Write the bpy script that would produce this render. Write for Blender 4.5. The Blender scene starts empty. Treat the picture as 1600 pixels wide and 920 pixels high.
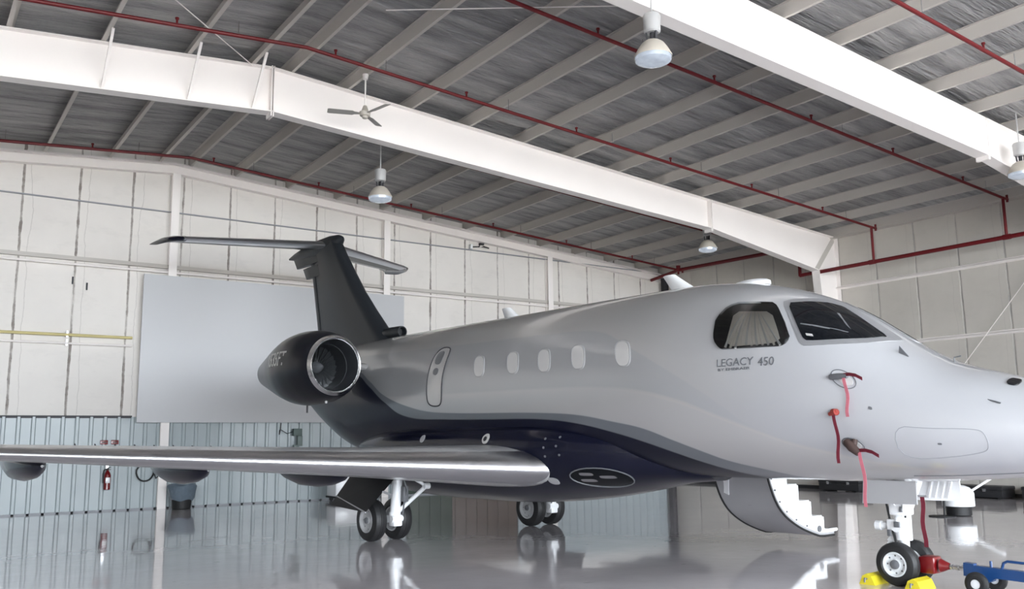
import bpy, bmesh, math, random
from mathutils import Vector, Matrix, noise
random.seed(4)
sc = bpy.context.scene
col = sc.collection
PI = math.pi
R = math.radians

# ------------------------------------------------------------------ camera, daylight, exposure
cam_data = bpy.data.cameras.new('camera')
cam = bpy.data.objects.new('camera', cam_data)
col.objects.link(cam)
sc.camera = cam
F_PX, YAW, PITCH, ROLL = 1400.6, R(34.5), R(9.073), R(-0.704)
cam_data.sensor_fit = 'HORIZONTAL'
cam_data.sensor_width = 36.0
cam_data.lens = 36.0 * F_PX / 1600.0
cam_data.clip_start, cam_data.clip_end = 0.1, 500
_f = Vector((math.sin(YAW)*math.cos(PITCH), math.cos(YAW)*math.cos(PITCH), math.sin(PITCH)))
_r = Vector((math.cos(YAW), -math.sin(YAW), 0))
_u = _r.cross(_f)
_r2 = _r*math.cos(ROLL) + _u*math.sin(ROLL)
_u2 = -_r*math.sin(ROLL) + _u*math.cos(ROLL)
cam.matrix_world = Matrix(((_r2.x, _u2.x, -_f.x, 0), (_r2.y, _u2.y, -_f.y, 0), (_r2.z, _u2.z, -_f.z, 1.6), (0, 0, 0, 1)))

world = bpy.data.worlds.new('world')
sc.world = world
world.use_nodes = True
_bg = world.node_tree.nodes['Background']
_bg.inputs['Color'].default_value = (0.86, 0.93, 1.0, 1)
_bg.inputs['Strength'].default_value = 3.6
_sun = bpy.data.lights.new('sun', 'SUN')
_sun.energy = 6.5
_sun.angle = R(2.0)
_sun.color = (1.0, 0.95, 0.88)
sun = bpy.data.objects.new('sun', _sun)
col.objects.link(sun)
sun.rotation_euler = (R(-38), R(14), 0)       # high, from beyond the back wall: it only reaches the apron outside the open door
_po = bpy.data.lights.new('door_daylight_portal', 'AREA')
_po.shape = 'RECTANGLE'; _po.size = 33.6; _po.size_y = 7.2
_po.cycles.is_portal = True
portal = bpy.data.objects.new('door_daylight_portal', _po)
col.objects.link(portal)
portal.location = (5.5, -13.0, 3.6)
portal.rotation_euler = (R(90), 0, 0)         # points into the hangar (+Y)
sc.view_settings.view_transform = 'Standard'
sc.view_settings.look = 'None'
sc.view_settings.exposure = 2.47
sc.view_settings.gamma = 1.0
sc.view_settings.use_curve_mapping = False
sc.cycles.max_bounces = 10
sc.cycles.diffuse_bounces = 6
sc.cycles.glossy_bounces = 5
sc.cycles.sample_clamp_indirect = 8
sc.cycles.caustics_reflective = False
sc.cycles.caustics_refractive = False

# ------------------------------------------------------------------ materials
def nodes_of(m):
    m.use_nodes = True
    nt = m.node_tree
    return nt, nt.nodes, nt.links, nt.nodes['Principled BSDF']
def mat(name, c, rough=0.5, metal=0.0, coat=0.0, spec=0.5, emit=0.0, var=0.0, vscale=4.0, bump=0.0, bscale=20.0):
    m = bpy.data.materials.new(name)
    nt, N, L, b = nodes_of(m)
    b.inputs['Base Color'].default_value = (*c, 1)
    b.inputs['Roughness'].default_value = rough
    b.inputs['Metallic'].default_value = metal
    b.inputs['Coat Weight'].default_value = coat
    b.inputs['Coat Roughness'].default_value = 0.06
    b.inputs['Specular IOR Level'].default_value = spec
    if emit:
        b.inputs['Emission Color'].default_value = (*c, 1)
        b.inputs['Emission Strength'].default_value = emit
    tc = N.new('ShaderNodeTexCoord')
    nz = N.new('ShaderNodeTexNoise')
    nz.inputs['Scale'].default_value = vscale
    nz.inputs['Detail'].default_value = 4
    L.new(tc.outputs['Object'], nz.inputs['Vector'])
    mx = N.new('ShaderNodeMix'); mx.data_type = 'RGBA'
    mx.inputs[6].default_value = (*[x*(1-var) for x in c], 1)
    mx.inputs[7].default_value = (*[min(1, x*(1+var*0.6)) for x in c], 1)
    L.new(nz.outputs['Fac'], mx.inputs[0])
    L.new(mx.outputs[2], b.inputs['Base Color'])
    if bump:
        n2 = N.new('ShaderNodeTexNoise'); n2.inputs['Scale'].default_value = bscale
        L.new(tc.outputs['Object'], n2.inputs['Vector'])
        bp = N.new('ShaderNodeBump'); bp.inputs['Strength'].default_value = bump; bp.inputs['Distance'].default_value = 0.02
        L.new(n2.outputs['Fac'], bp.inputs['Height'])
        L.new(bp.outputs['Normal'], b.inputs['Normal'])
    return m
def math_node(N, L, op, a, b=None, c=None):
    n = N.new('ShaderNodeMath'); n.operation = op
    for i, v in enumerate((a, b, c)):
        if v is None: continue
        if isinstance(v, (int, float)): n.inputs[i].default_value = v
        else: L.new(v, n.inputs[i])
    return n.outputs[0]
def mix_col(N, L, fac, a, b):
    n = N.new('ShaderNodeMix'); n.data_type = 'RGBA'
    if isinstance(fac, (int, float)): n.inputs[0].default_value = fac
    else: L.new(fac, n.inputs[0])
    for i, v in ((6, a), (7, b)):
        if isinstance(v, tuple): n.inputs[i].default_value = (*v, 1)
        else: L.new(v, n.inputs[i])
    return n.outputs[2]
def axes(N, L):
    tc = N.new('ShaderNodeTexCoord'); sx = N.new('ShaderNodeSeparateXYZ')
    L.new(tc.outputs['Object'], sx.inputs[0])
    return tc.outputs['Object'], sx.outputs[0], sx.outputs[1], sx.outputs[2]
def noise_of(N, L, vec, scale, sxyz=(1, 1, 1), detail=4, rough=0.5):
    mp = N.new('ShaderNodeMapping'); mp.inputs['Scale'].default_value = sxyz
    L.new(vec, mp.inputs['Vector'])
    nz = N.new('ShaderNodeTexNoise'); nz.inputs['Scale'].default_value = scale
    nz.inputs['Detail'].default_value = detail; nz.inputs['Roughness'].default_value = rough
    L.new(mp.outputs[0], nz.inputs['Vector'])
    return nz.outputs['Fac']
def ramp(N, L, v, lo, hi, a=0.0, b=1.0):
    n = N.new('ShaderNodeMapRange')
    n.inputs[1].default_value, n.inputs[2].default_value, n.inputs[3].default_value, n.inputs[4].default_value = lo, hi, a, b
    L.new(v, n.inputs[0])
    return n.outputs[0]

def seam_wall(name, c, along, offset, pitch, seam_c, width, stain, hseams=()):
    """vinyl faced insulation between girts: dark taped seams every pitch, weathered"""
    m = bpy.data.materials.new(name)
    nt, N, L, b = nodes_of(m)
    v, x, y, z = axes(N, L)
    a = x if along == 'x' else y
    wob = noise_of(N, L, v, 0.9, (1, 1, 1), 3)
    t = math_node(N, L, 'ADD', a, math_node(N, L, 'MULTIPLY', wob, 0.045))
    fr = math_node(N, L, 'FRACT', math_node(N, L, 'DIVIDE', math_node(N, L, 'SUBTRACT', t, offset), pitch))
    d = math_node(N, L, 'MINIMUM', fr, math_node(N, L, 'SUBTRACT', 1.0, fr))
    brk = noise_of(N, L, v, 2.2, (1, 1, 0.7), 5, 0.7)
    w = ramp(N, L, brk, 0.35, 0.7, width*0.25/pitch, width/pitch)
    seam = math_node(N, L, 'LESS_THAN', d, w)
    seamf = math_node(N, L, 'MULTIPLY', seam, ramp(N, L, brk, 0.3, 0.62, 0.25, 1.0))
    big = noise_of(N, L, v, 0.5, (1, 1, 1), 6, 0.6)
    colr = mix_col(N, L, ramp(N, L, big, 0.3, 0.7), tuple(k*(1-stain) for k in c), c)
    dirt = noise_of(N, L, v, 1.6, (1, 1, 2.4), 6, 0.65)
    colr = mix_col(N, L, ramp(N, L, dirt, 0.55, 0.85, 0, 0.45), colr, tuple(k*0.72 for k in c))
    colr = mix_col(N, L, seamf, colr, seam_c)
    fr2_ = math_node(N, L, 'FRACT', math_node(N, L, 'DIVIDE', math_node(N, L, 'SUBTRACT', math_node(N, L, 'ADD', t, math_node(N, L, 'MULTIPLY', big, 0.35)), offset+pitch*0.3), pitch))
    colr = mix_col(N, L, math_node(N, L, 'MULTIPLY', math_node(N, L, 'LESS_THAN', fr2_, 0.014), 0.30), colr, seam_c)
    for hz in hseams:
        dz = math_node(N, L, 'ABSOLUTE', math_node(N, L, 'SUBTRACT', z, hz))
        colr = mix_col(N, L, math_node(N, L, 'MULTIPLY', math_node(N, L, 'LESS_THAN', dz, 0.022), 0.6), colr, seam_c)
    L.new(colr, b.inputs['Base Color'])
    b.inputs['Roughness'].default_value = 0.55
    bp = N.new('ShaderNodeBump'); bp.inputs['Strength'].default_value = 0.5; bp.inputs['Distance'].default_value = 0.05
    hgt = math_node(N, L, 'SUBTRACT', noise_of(N, L, v, 0.9, (1, 1, 1), 4), math_node(N, L, 'MULTIPLY', ramp(N, L, d, 0, 0.03, 1, 0), 0.6))
    L.new(hgt, bp.inputs['Height']); L.new(bp.outputs['Normal'], b.inputs['Normal'])
    return m

M = {}
M['wall_back'] = seam_wall('white_vinyl_insulation', (0.76, 0.725, 0.685), 'x', 3.36, 1.22, (0.24, 0.21, 0.19), 0.04, 0.10)
M['wall_side'] = seam_wall('grey_vinyl_insulation', (0.60, 0.57, 0.52), 'y', 11.22, 1.2, (0.40, 0.38, 0.355), 0.035, 0.16)
M['corrugated'] = mat('pale_blue_metal_cladding', (0.38, 0.43, 0.445), 0.38, 0.0, 0.1, var=0.10, vscale=1.2)
M['steel_white'] = mat('off_white_painted_steel', (0.89, 0.845, 0.815), 0.42, var=0.05, vscale=0.8)
M['steel_grey'] = mat('galvanised_purlin_paint', (0.52, 0.49, 0.455), 0.5, var=0.06, vscale=1.0)
M['red_pipe'] = mat('red_sprinkler_paint', (0.13, 0.008, 0.011), 0.45, spec=0.3, var=0.15, vscale=3)
M['black'] = mat('black_rubber', (0.012, 0.012, 0.013), 0.6, var=0.2)
M['tyre'] = mat('tyre_rubber', (0.014, 0.014, 0.015), 0.55, var=0.2, vscale=9, bump=0.1, bscale=60)
M['white_gloss'] = mat('white_gloss_enamel', (0.86, 0.87, 0.88), 0.28, coat=0.3, var=0.04)
M['white_board'] = mat('white_board_face', (0.57, 0.575, 0.59), 0.42, var=0.06, vscale=0.35)
M['rim'] = mat('white_wheel_rim', (0.74, 0.76, 0.77), 0.35, var=0.08)
M['steel'] = mat('bare_steel', (0.55, 0.55, 0.56), 0.25, 1.0, var=0.08)
M['chrome'] = mat('polished_lip', (0.90, 0.91, 0.92), 0.22, 1.0, var=0.03)
M['le_metal'] = mat('brushed_leading_edge', (0.66, 0.66, 0.68), 0.30, 1.0, var=0.05, vscale=3)
M['navy'] = mat('navy_gloss_paint', (0.004, 0.005, 0.016), 0.2, coat=0.25, spec=0.25, var=0.05)
M['fin_paint'] = mat('charcoal_fin_paint', (0.020, 0.023, 0.027), 0.4, coat=0.12, spec=0.25, var=0.06)
M['nacelle'] = mat('charcoal_nacelle_paint', (0.007, 0.008, 0.012), 0.3, coat=0.25, spec=0.25, var=0.06)
M['wing_grey'] = mat('wing_grey_paint', (0.42, 0.42, 0.425), 0.3, coat=0.4, var=0.05)
M['silver'] = mat('silver_paint', (0.50, 0.49, 0.48), 0.25, 0.15, 0.8, var=0.04)
M['glass'] = mat('dark_glass', (0.003, 0.004, 0.006), 0.05, spec=0.3, var=0.05)
M['duct'] = mat('dark_duct', (0.03, 0.032, 0.036), 0.35, spec=0.4, var=0.1)
M['seal_interior'] = mat('black_seal_dark_interior', (0.010, 0.010, 0.011), 0.35, var=0.1)  # black border seal; the same black paints the dark cockpit behind the curtain
M['frame_metal'] = mat('bare_windshield_frame', (0.27, 0.27, 0.28), 0.45, 0.3, var=0.1, vscale=20)
M['curtain'] = mat('cream_curtain', (0.68, 0.63, 0.57), 0.75, var=0.15, vscale=6)
M['shade'] = mat('cabin_shade', (0.52, 0.51, 0.50), 0.35, coat=0.7, var=0.06, vscale=10)
M['line'] = mat('panel_gap', (0.03, 0.03, 0.035), 0.6, var=0.1)
M['line_soft'] = mat('fine_panel_gap', (0.30, 0.31, 0.33), 0.5, var=0.1)
M['letter'] = mat('grey_lettering', (0.13, 0.135, 0.145), 0.4, var=0.1)
M['letter_light'] = mat('pale_lettering', (0.42, 0.42, 0.40), 0.4, var=0.1)
M['door_grey'] = mat('gear_door_grey', (0.36, 0.36, 0.37), 0.4, coat=0.2, var=0.05)
M['ribbon'] = mat('red_streamer', (0.14, 0.006, 0.02), 0.75, var=0.25, vscale=12)
M['ribbon_pink'] = mat('faded_streamer', (0.52, 0.15, 0.19), 0.75, var=0.2, vscale=12)
M['cover_brown'] = mat('brown_probe_cover', (0.06, 0.035, 0.03), 0.7, var=0.2)
M['cover_red'] = mat('red_probe_cover', (0.28, 0.035, 0.025), 0.6, var=0.2)
M['yellow'] = mat('yellow_chock', (0.72, 0.60, 0.03), 0.5, var=0.15, vscale=8)
M['blue'] = mat('blue_towbar', (0.008, 0.05, 0.17), 0.35, coat=0.3, var=0.12)
M['red'] = mat('red_enamel', (0.15, 0.002, 0.004), 0.3, coat=0.4, var=0.1)
M['lamp_shell'] = mat('cream_reflector', (0.52, 0.48, 0.42), 0.4, var=0.08, vscale=6)
M['lamp_gear'] = mat('grey_ballast', (0.50, 0.50, 0.50), 0.4, 0.2, var=0.08)
M['lamp_lens'] = mat('lit_lens', (0.42, 0.47, 0.54), 0.12, 0.3, emit=0.10, var=0.5, vscale=7)
M['fan_grey'] = mat('grey_fan_blade', (0.30, 0.29, 0.27), 0.45, var=0.08)
M['bin_grey'] = mat('blue_grey_liner', (0.14, 0.18, 0.22), 0.3, var=0.25, vscale=8, bump=0.6, bscale=14)
M['yellow_pipe'] = mat('yellow_gas_pipe', (0.62, 0.54, 0.26), 0.5, var=0.12)
M['brown'] = mat('brown_door', (0.10, 0.072, 0.055), 0.5, var=0.3, vscale=1.2)
M['green'] = mat('dark_green_door', (0.06, 0.085, 0.065), 0.5, var=0.2, vscale=1.2)
M['case'] = mat('black_case', (0.014, 0.014, 0.016), 0.5, var=0.2)
M['apron'] = mat('apron_concrete', (0.50, 0.49, 0.47), 0.85, var=0.12, vscale=0.3)

def floor_mat():
    m = bpy.data.materials.new('grey_epoxy_floor')
    nt, N, L, b = nodes_of(m)
    v, x, y, z = axes(N, L)
    big = noise_of(N, L, v, 0.25, (1, 1, 1), 5, 0.6)
    c = mix_col(N, L, ramp(N, L, big, 0.3, 0.7), (0.68, 0.64, 0.665), (0.80, 0.76, 0.785))
    spots = noise_of(N, L, v, 3.0, (1, 1, 1), 4, 0.6)
    c = mix_col(N, L, ramp(N, L, spots, 0.66, 0.74, 0, 0.35), c, (0.13, 0.125, 0.12))
    L.new(c, b.inputs['Base Color'])
    rg = noise_of(N, L, v, 0.6, (1, 1, 1), 5, 0.65)
    L.new(ramp(N, L, rg, 0.3, 0.75, 0.035, 0.15), b.inputs['Roughness'])
    b.inputs['Specular IOR Level'].default_value = 0.55
    b.inputs['Coat Weight'].default_value = 0.5
    b.inputs['Coat Roughness'].default_value = 0.04
    bp = N.new('ShaderNodeBump'); bp.inputs['Strength'].default_value = 0.10; bp.inputs['Distance'].default_value = 0.02
    L.new(noise_of(N, L, v, 2.5, (1, 1, 1), 3, 0.5), bp.inputs['Height'])
    L.new(bp.outputs['Normal'], b.inputs['Normal'])
    L.new(bp.outputs['Normal'], b.inputs['Coat Normal'])
    return m
M['floor'] = floor_mat()

def deck_mat():
    m = bpy.data.materials.new('foil_faced_roof_insulation')
    nt, N, L, b = nodes_of(m)
    v, x, y, z = axes(N, L)
    wr = noise_of(N, L, v, 1.0, (0.45, 3.2, 1), 5, 0.62)
    wr2 = noise_of(N, L, v, 1.0, (1.2, 9.0, 1), 4, 0.6)
    c = mix_col(N, L, ramp(N, L, wr, 0.35, 0.68), (0.18, 0.18, 0.185), (0.44, 0.435, 0.43))
    L.new(c, b.inputs['Base Color'])
    b.inputs['Roughness'].default_value = 0.42
    b.inputs['Metallic'].default_value = 0.25
    bp = N.new('ShaderNodeBump'); bp.inputs['Strength'].default_value = 1.0; bp.inputs['Distance'].default_value = 0.22
    h = math_node(N, L, 'ADD', wr, math_node(N, L, 'MULTIPLY', wr2, 0.35))
    L.new(h, bp.inputs['Height']); L.new(bp.outputs['Normal'], b.inputs['Normal'])
    return m
M['deck'] = deck_mat()

def livery_mat():
    """paint scheme of the fuselage: silver grey over a swept band, a thin grey stripe and a navy belly"""
    m = bpy.data.materials.new('fuselage_livery')
    nt, N, L, b = nodes_of(m)
    v, x, y, z = axes(N, L)
    S0, S1, Z1 = -3.0, 15.0, 4.0
    fac = ramp(N, L, math_node(N, L, 'MULTIPLY', x, -1.0), S0, S1)
    def curve(pts):
        n = N.new('ShaderNodeFloatCurve')
        cv = n.mapping.curves[0]
        P = [((s-S0)/(S1-S0), zz/Z1) for s, zz in pts]
        cv.points[0].location = (0, P[0][1]); cv.points[1].location = (1, P[-1][1])
        for p in P: cv.points.new(*p)
        n.mapping.update()
        L.new(fac, n.inputs['Value'])
        return math_node(N, L, 'MULTIPLY', n.outputs[0], Z1)
    navy = curve([(-2.9, 0.6), (0.5, 0.80), (1.2, 1.0), (1.52, 1.108), (1.75, 1.17), (2.07, 1.277), (2.43, 1.409), (2.84, 1.546), (3.32, 1.673), (3.87, 1.783), (4.48, 1.848), (5.76, 1.878), (6.74, 1.90), (7.82, 1.957), (8.6, 2.243), (9.2, 2.55), (9.9, 2.82), (11.0, 2.9), (14.9, 2.95)])
    strp = curve([(-2.9, 0.6), (0.3, 0.92), (0.84, 1.084), (1.26, 1.196), (1.67, 1.298), (1.94, 1.403), (2.32, 1.551), (2.75, 1.705), (3.16, 1.785), (3.82, 1.893), (4.45, 1.936), (6.7, 2.0), (7.23, 2.036), (7.78, 2.127), (8.6, 2.355), (9.2, 2.64), (9.9, 2.88), (14.9, 2.99)])
    swsh = curve([(-2.9, 0.7), (-1.0, 1.16), (0.08, 1.357), (0.27, 1.403), (0.67, 1.499), (1.085, 1.649), (1.54, 1.817), (2.05, 2.004), (2.63, 2.144), (3.29, 2.233), (4.4, 2.271), (5.7, 2.286), (9.0, 2.36), (14.9, 2.9)])
    topl = curve([(-2.9, 0.7), (0.0, 1.36), (1.085, 1.68), (1.47, 1.95), (2.0, 2.28), (2.63, 2.62), (3.135, 2.87), (3.35, 2.961), (3.81, 3.035), (4.6, 3.059), (6.13, 3.082), (7.75, 3.106), (10, 3.16), (14.9, 3.3)])
    sh = 0.008
    def below(cv, width=sh):
        d = math_node(N, L, 'SUBTRACT', cv, z)
        return ramp(N, L, d, -width, width)
    c = mix_col(N, L, below(topl, 0.012), (0.45, 0.445, 0.44), (0.40, 0.405, 0.415))
    c = mix_col(N, L, below(swsh, 0.02), c, (0.46, 0.455, 0.455))
    # pale pinstripe that rides on the swept band ahead of the door
    dd = math_node(N, L, 'ABSOLUTE', math_node(N, L, 'SUBTRACT', swsh, z))
    pin = math_node(N, L, 'MULTIPLY', ramp(N, L, dd, 0.012, 0.035, 1, 0), ramp(N, L, math_node(N, L, 'MULTIPLY', x, -1.0), 2.2, 3.2, 0.6, 0))
    c = mix_col(N, L, pin, c, (0.52, 0.50, 0.47))
    # white radome and cockpit
    nosef = ramp(N, L, math_node(N, L, 'MULTIPLY', x, -1.0), 0.6, 2.8, 1, 0)
    c = mix_col(N, L, math_node(N, L, 'MULTIPLY', nosef, math_node(N, L, 'SUBTRACT', 1.0, below(swsh, 0.02))), c, (0.425, 0.43, 0.45))
    c = mix_col(N, L, below(strp), c, (0.17, 0.185, 0.205))
    c = mix_col(N, L, below(navy), c, (0.004, 0.005, 0.016))
    L.new(c, b.inputs['Base Color'])
    b.inputs['Roughness'].default_value = 0.30
    L.new(math_node(N, L, 'SUBTRACT', 0.8, math_node(N, L, 'MULTIPLY', below(navy), 0.55)), b.inputs['Coat Weight'])
    L.new(math_node(N, L, 'SUBTRACT', 0.5, math_node(N, L, 'MULTIPLY', below(navy), 0.32)), b.inputs['Specular IOR Level'])
    b.inputs['Coat Roughness'].default_value = 0.05
    L.new(math_node(N, L, 'MULTIPLY', math_node(N, L, 'SUBTRACT', 1.0, below(navy)), ramp(N, L, math_node(N, L, 'MULTIPLY', x, -1.0), 0.0, 3.0, 0.05, 0.38)), b.inputs['Metallic'])
    return m
M['livery'] = livery_mat()

def clear_mat():
    m = bpy.data.materials.new('clear_pane')
    nt, N, L, b = nodes_of(m)
    out = [n for n in N if n.type == 'OUTPUT_MATERIAL'][0]
    t = N.new('ShaderNodeBsdfTransparent'); t.inputs[0].default_value = (0.86, 0.88, 0.88, 1)
    g = N.new('ShaderNodeBsdfGlossy'); g.inputs['Roughness'].default_value = 0.03
    fr = N.new('ShaderNodeFresnel'); fr.inputs[0].default_value = 1.5
    mx = N.new('ShaderNodeMixShader')
    L.new(fr.outputs[0], mx.inputs[0]); L.new(t.outputs[0], mx.inputs[1]); L.new(g.outputs[0], mx.inputs[2])
    L.new(mx.outputs[0], out.inputs['Surface'])
    return m
M['clear'] = clear_mat()

# ------------------------------------------------------------------ mesh helpers
def finish(name, bm, m, parent=None, smooth=True, angle=35):
    me = bpy.data.meshes.new(name)
    bmesh.ops.recalc_face_normals(bm, faces=bm.faces[:])
    if smooth:
        for f in bm.faces: f.smooth = True
        lim = R(angle)
        for e in bm.edges:
            if len(e.link_faces) == 2 and e.calc_face_angle(0) > lim: e.smooth = False
    bm.to_mesh(me); bm.free()
    ms = m if isinstance(m, (list, tuple)) else [m]
    for x in ms: me.materials.append(x)
    o = bpy.data.objects.new(name, me)
    col.objects.link(o)
    if parent: o.parent = parent
    return o
def BM(): return bmesh.new()
def box(bm, x0, x1, y0, y1, z0, z1, bev=0.0, mtx=None):
    r = bmesh.ops.create_cube(bm, size=1)
    vs = r['verts']
    for v in vs:
        v.co = Vector((x0+(v.co.x+.5)*(x1-x0), y0+(v.co.y+.5)*(y1-y0), z0+(v.co.z+.5)*(z1-z0)))
    if bev > 0:
        es = list({e for v in vs for e in v.link_edges})
        rb = bmesh.ops.bevel(bm, geom=es, offset=bev, segments=2, profile=0.5, affect='EDGES')
        vs = list({v for f in rb['faces'] for v in f.verts} | {v for v in vs if v.is_valid})
    if mtx is not None:
        for v in vs: v.co = mtx @ v.co
    return vs
def frame_to(d):
    d = Vector(d).normalized()
    a = Vector((0, 0, 1)) if abs(d.z) < 0.9 else Vector((1, 0, 0))
    s = d.cross(a).normalized(); t = s.cross(d).normalized()
    return s, t
def tube(bm, pts, rad, n=10, caps=True, closed=False):
    pts = [Vector(p) for p in pts]
    k = len(pts)
    rads = rad if isinstance(rad, (list, tuple)) else [rad]*k
    rings = []
    s0 = None
    for i, p in enumerate(pts):
        if closed: d = (pts[(i+1) % k]-pts[i-1])
        else: d = pts[min(i+1, k-1)]-pts[max(i-1, 0)]
        d.normalize()
        if s0 is None: s, t = frame_to(d)
        else:
            s = (s0 - d*s0.dot(d)).normalized(); t = s.cross(d).normalized()
        s0 = s
        rings.append([bm.verts.new(p + (s*math.cos(2*PI*j/n) + t*math.sin(2*PI*j/n))*rads[i]) for j in range(n)])
    for i in range(k if closed else k-1):
        a, b = rings[i], rings[(i+1) % k]
        for j in range(n): bm.faces.new((a[j], a[(j+1) % n], b[(j+1) % n], b[j]))
    if caps and not closed:
        bm.faces.new(rings[0]); bm.faces.new(rings[-1][::-1])
def bar(bm, p, q, w, h, up=(0, 0, 1)):
    """rectangular bar from p to q"""
    p, q = Vector(p), Vector(q)
    d = (q-p).normalized(); s = d.cross(Vector(up))
    if s.length < 1e-4: s = Vector((1, 0, 0))
    s.normalize(); t = s.cross(d).normalized()
    vs = []
    for e in (p, q):
        vs.append([bm.verts.new(e + s*a*w/2 + t*b*h/2) for a, b in ((-1, -1), (1, -1), (1, 1), (-1, 1))])
    a, b = vs
    for j in range(4): bm.faces.new((a[j], a[(j+1) % 4], b[(j+1) % 4], b[j]))
    bm.faces.new(a[::-1]); bm.faces.new(b)
def lathe(bm, prof, n=32, mtx=None, cap0=True, cap1=True):
    """prof = [(along, radius)], axis +Z unless mtx"""
    rings = []
    for a, r in prof:
        rings.append([bm.verts.new(Vector((max(r, 1e-4)*math.cos(2*PI*j/n), max(r, 1e-4)*math.sin(2*PI*j/n), a))) for j in range(n)])
    for a, b in zip(rings[:-1], rings[1:]):
        for j in range(n): bm.faces.new((a[j], a[(j+1) % n], b[(j+1) % n], b[j]))
    if cap0: bm.faces.new(rings[0][::-1])
    if cap1: bm.faces.new(rings[-1])
    if mtx is not None:
        for rg in rings:
            for v in rg: v.co = mtx @ v.co
def loft(bm, rings, cap0=True, cap1=True):
    V = [[bm.verts.new(Vector(p)) for p in rg] for rg in rings]
    n = len(V[0])
    for a, b in zip(V[:-1], V[1:]):
        for j in range(n): bm.faces.new((a[j], a[(j+1) % n], b[(j+1) % n], b[j]))
    if cap0: bm.faces.new(V[0][::-1])
    if cap1: bm.faces.new(V[-1])
    return V
def slab(bm, pts, d):
    """a planar polygon given thickness along the vector d"""
    a = [bm.verts.new(Vector(p)) for p in pts]; b = [bm.verts.new(Vector(p)+Vector(d)) for p in pts]
    n = len(a)
    bm.faces.new(a); bm.faces.new(b[::-1])
    for j in range(n): bm.faces.new((a[j], b[j], b[(j+1) % n], a[(j+1) % n]))
def empty(name, loc=(0, 0, 0), rz=0.0, parent=None):
    o = bpy.data.objects.new(name, None); col.objects.link(o)
    o.location = loc; o.rotation_euler = (0, 0, rz); o.empty_display_size = 0.3
    if parent: o.parent = parent
    return o
def tag(o, label, cat, group=None):
    o['label'] = label; o['category'] = cat
    if group: o['group'] = group
    return o
def struct(o):
    o['kind'] = 'structure'
    return o
def kids(o): return [c for c in bpy.data.objects if c.parent is o]
def copy_tree(o, parent=None):
    c = o.copy(); col.objects.link(c); c.parent = parent
    for ch in kids(o): copy_tree(ch, c)
    return c

# ------------------------------------------------------------------ the hangar
XR, XL, XS, YB, YF = 5.5, -11.6, 22.75, 23.4, -13.1   # ridge, left wall, right wall, back wall, open door front
def zr(x): return 8.68 - 0.078*abs(x-XR)              # top of the rafters
FRAMES = (16.1, 8.8)

bm = BM()
box(bm, XL-0.3, XS+0.3, YF, YB+0.3, -0.25, 0.0)
struct(finish('floor', bm, M['floor'], smooth=False))
bm = BM()
box(bm, -90, 100, -130, YF, -0.30, -0.02)
struct(finish('ground', bm, M['apron'], smooth=False))

# roof deck: two slopes of insulation on the purlins
bm = BM()
DZ = 0.236
for xa, xb in ((XL-0.3, XR), (XR, XS+0.3)):
    a = [(xa, YF, zr(xa)+DZ), (xb, YF, zr(xb)+DZ), (xb, YB+0.3, zr(xb)+DZ), (xa, YB+0.3, zr(xa)+DZ)]
    slab(bm, a, (0, 0, 0.12))
struct(finish('ceiling', bm, M['deck'], smooth=False))

# back wall: insulated upper part, corrugated wainscot with a doorway
ZW = 2.21
bm = BM()
pts = [(XL, YB, ZW), (XS, YB, ZW), (XS, YB, zr(XS)+0.3), (XR, YB, zr(XR)+0.3), (XL, YB, zr(XL)+0.3)]
slab(bm, pts, (0, 0.15, 0))
struct(finish('wall_back', bm, M['wall_back'], smooth=False))
DOORX = (12.3, 16.2)
def corrugate(bm, x0, x1, z0, z1, y):
    """trapezoidal ribs standing proud of the sheet"""
    P = 0.305
    xs = []
    k0, k1 = math.floor((x0)/P), math.ceil(x1/P)
    prof = []
    for k in range(k0, k1+1):
        b = k*P
        for dx, dy in ((0, 0), (0.19, 0), (0.215, -0.035), (0.27, -0.035), (0.295, 0)):
            x = b+dx
            if x0 < x < x1: prof.append((x, y+dy))
    prof = [(x0, y)] + prof + [(x1, y)]
    lo = [bm.verts.new((a, b, z0)) for a, b in prof]; hi = [bm.verts.new((a, b, z1)) for a, b in prof]
    lo2 = bm.verts.new((x0, y+0.05, z0)), bm.verts.new((x1, y+0.05, z0)); hi2 = bm.verts.new((x0, y+0.05, z1)), bm.verts.new((x1, y+0.05, z1))
    for i in range(len(lo)-1): bm.faces.new((lo[i], lo[i+1], hi[i+1], hi[i]))
    bm.faces.new((lo2[0], lo2[1], hi2[1], hi2[0]))
    bm.faces.new((lo[0], hi[0], hi2[0], lo2[0])); bm.faces.new((lo[-1], lo2[1], hi2[1], hi[-1]))
bm = BM()
corrugate(bm, XL, DOORX[0], 0, ZW, YB-0.02)
corrugate(bm, DOORX[1], XS, 0, ZW, YB-0.02)
struct(finish('wall_back_wainscot', bm, M['corrugated'], smooth=False))
bm = BM()
box(bm, DOORX[0]-0.05, DOORX[0]+1.56, YB+0.02, YB+0.07, 0, ZW, 0.01)
o = struct(finish('door_1', bm, M['green']))
bm = BM()
for k in range(4): box(bm, DOORX[0]+0.08+k*0.36, DOORX[0]+0.10+k*0.36, YB, YB+0.03, 0.05, ZW-0.05)
finish('door_panel', bm, M['green'], o)
bm = BM()
box(bm, DOORX[0]+1.56, DOORX[1]+0.05, YB+0.02, YB+0.07, 0, ZW, 0.01)
o = struct(finish('door_2', bm, M['brown']))
bm = BM()
for k in range(6): box(bm, DOORX[0]+1.65+k*0.38, DOORX[0]+1.67+k*0.38, YB, YB+0.03, 0.05, ZW-0.05)
finish('door_panel', bm, M['brown'], o)

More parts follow.
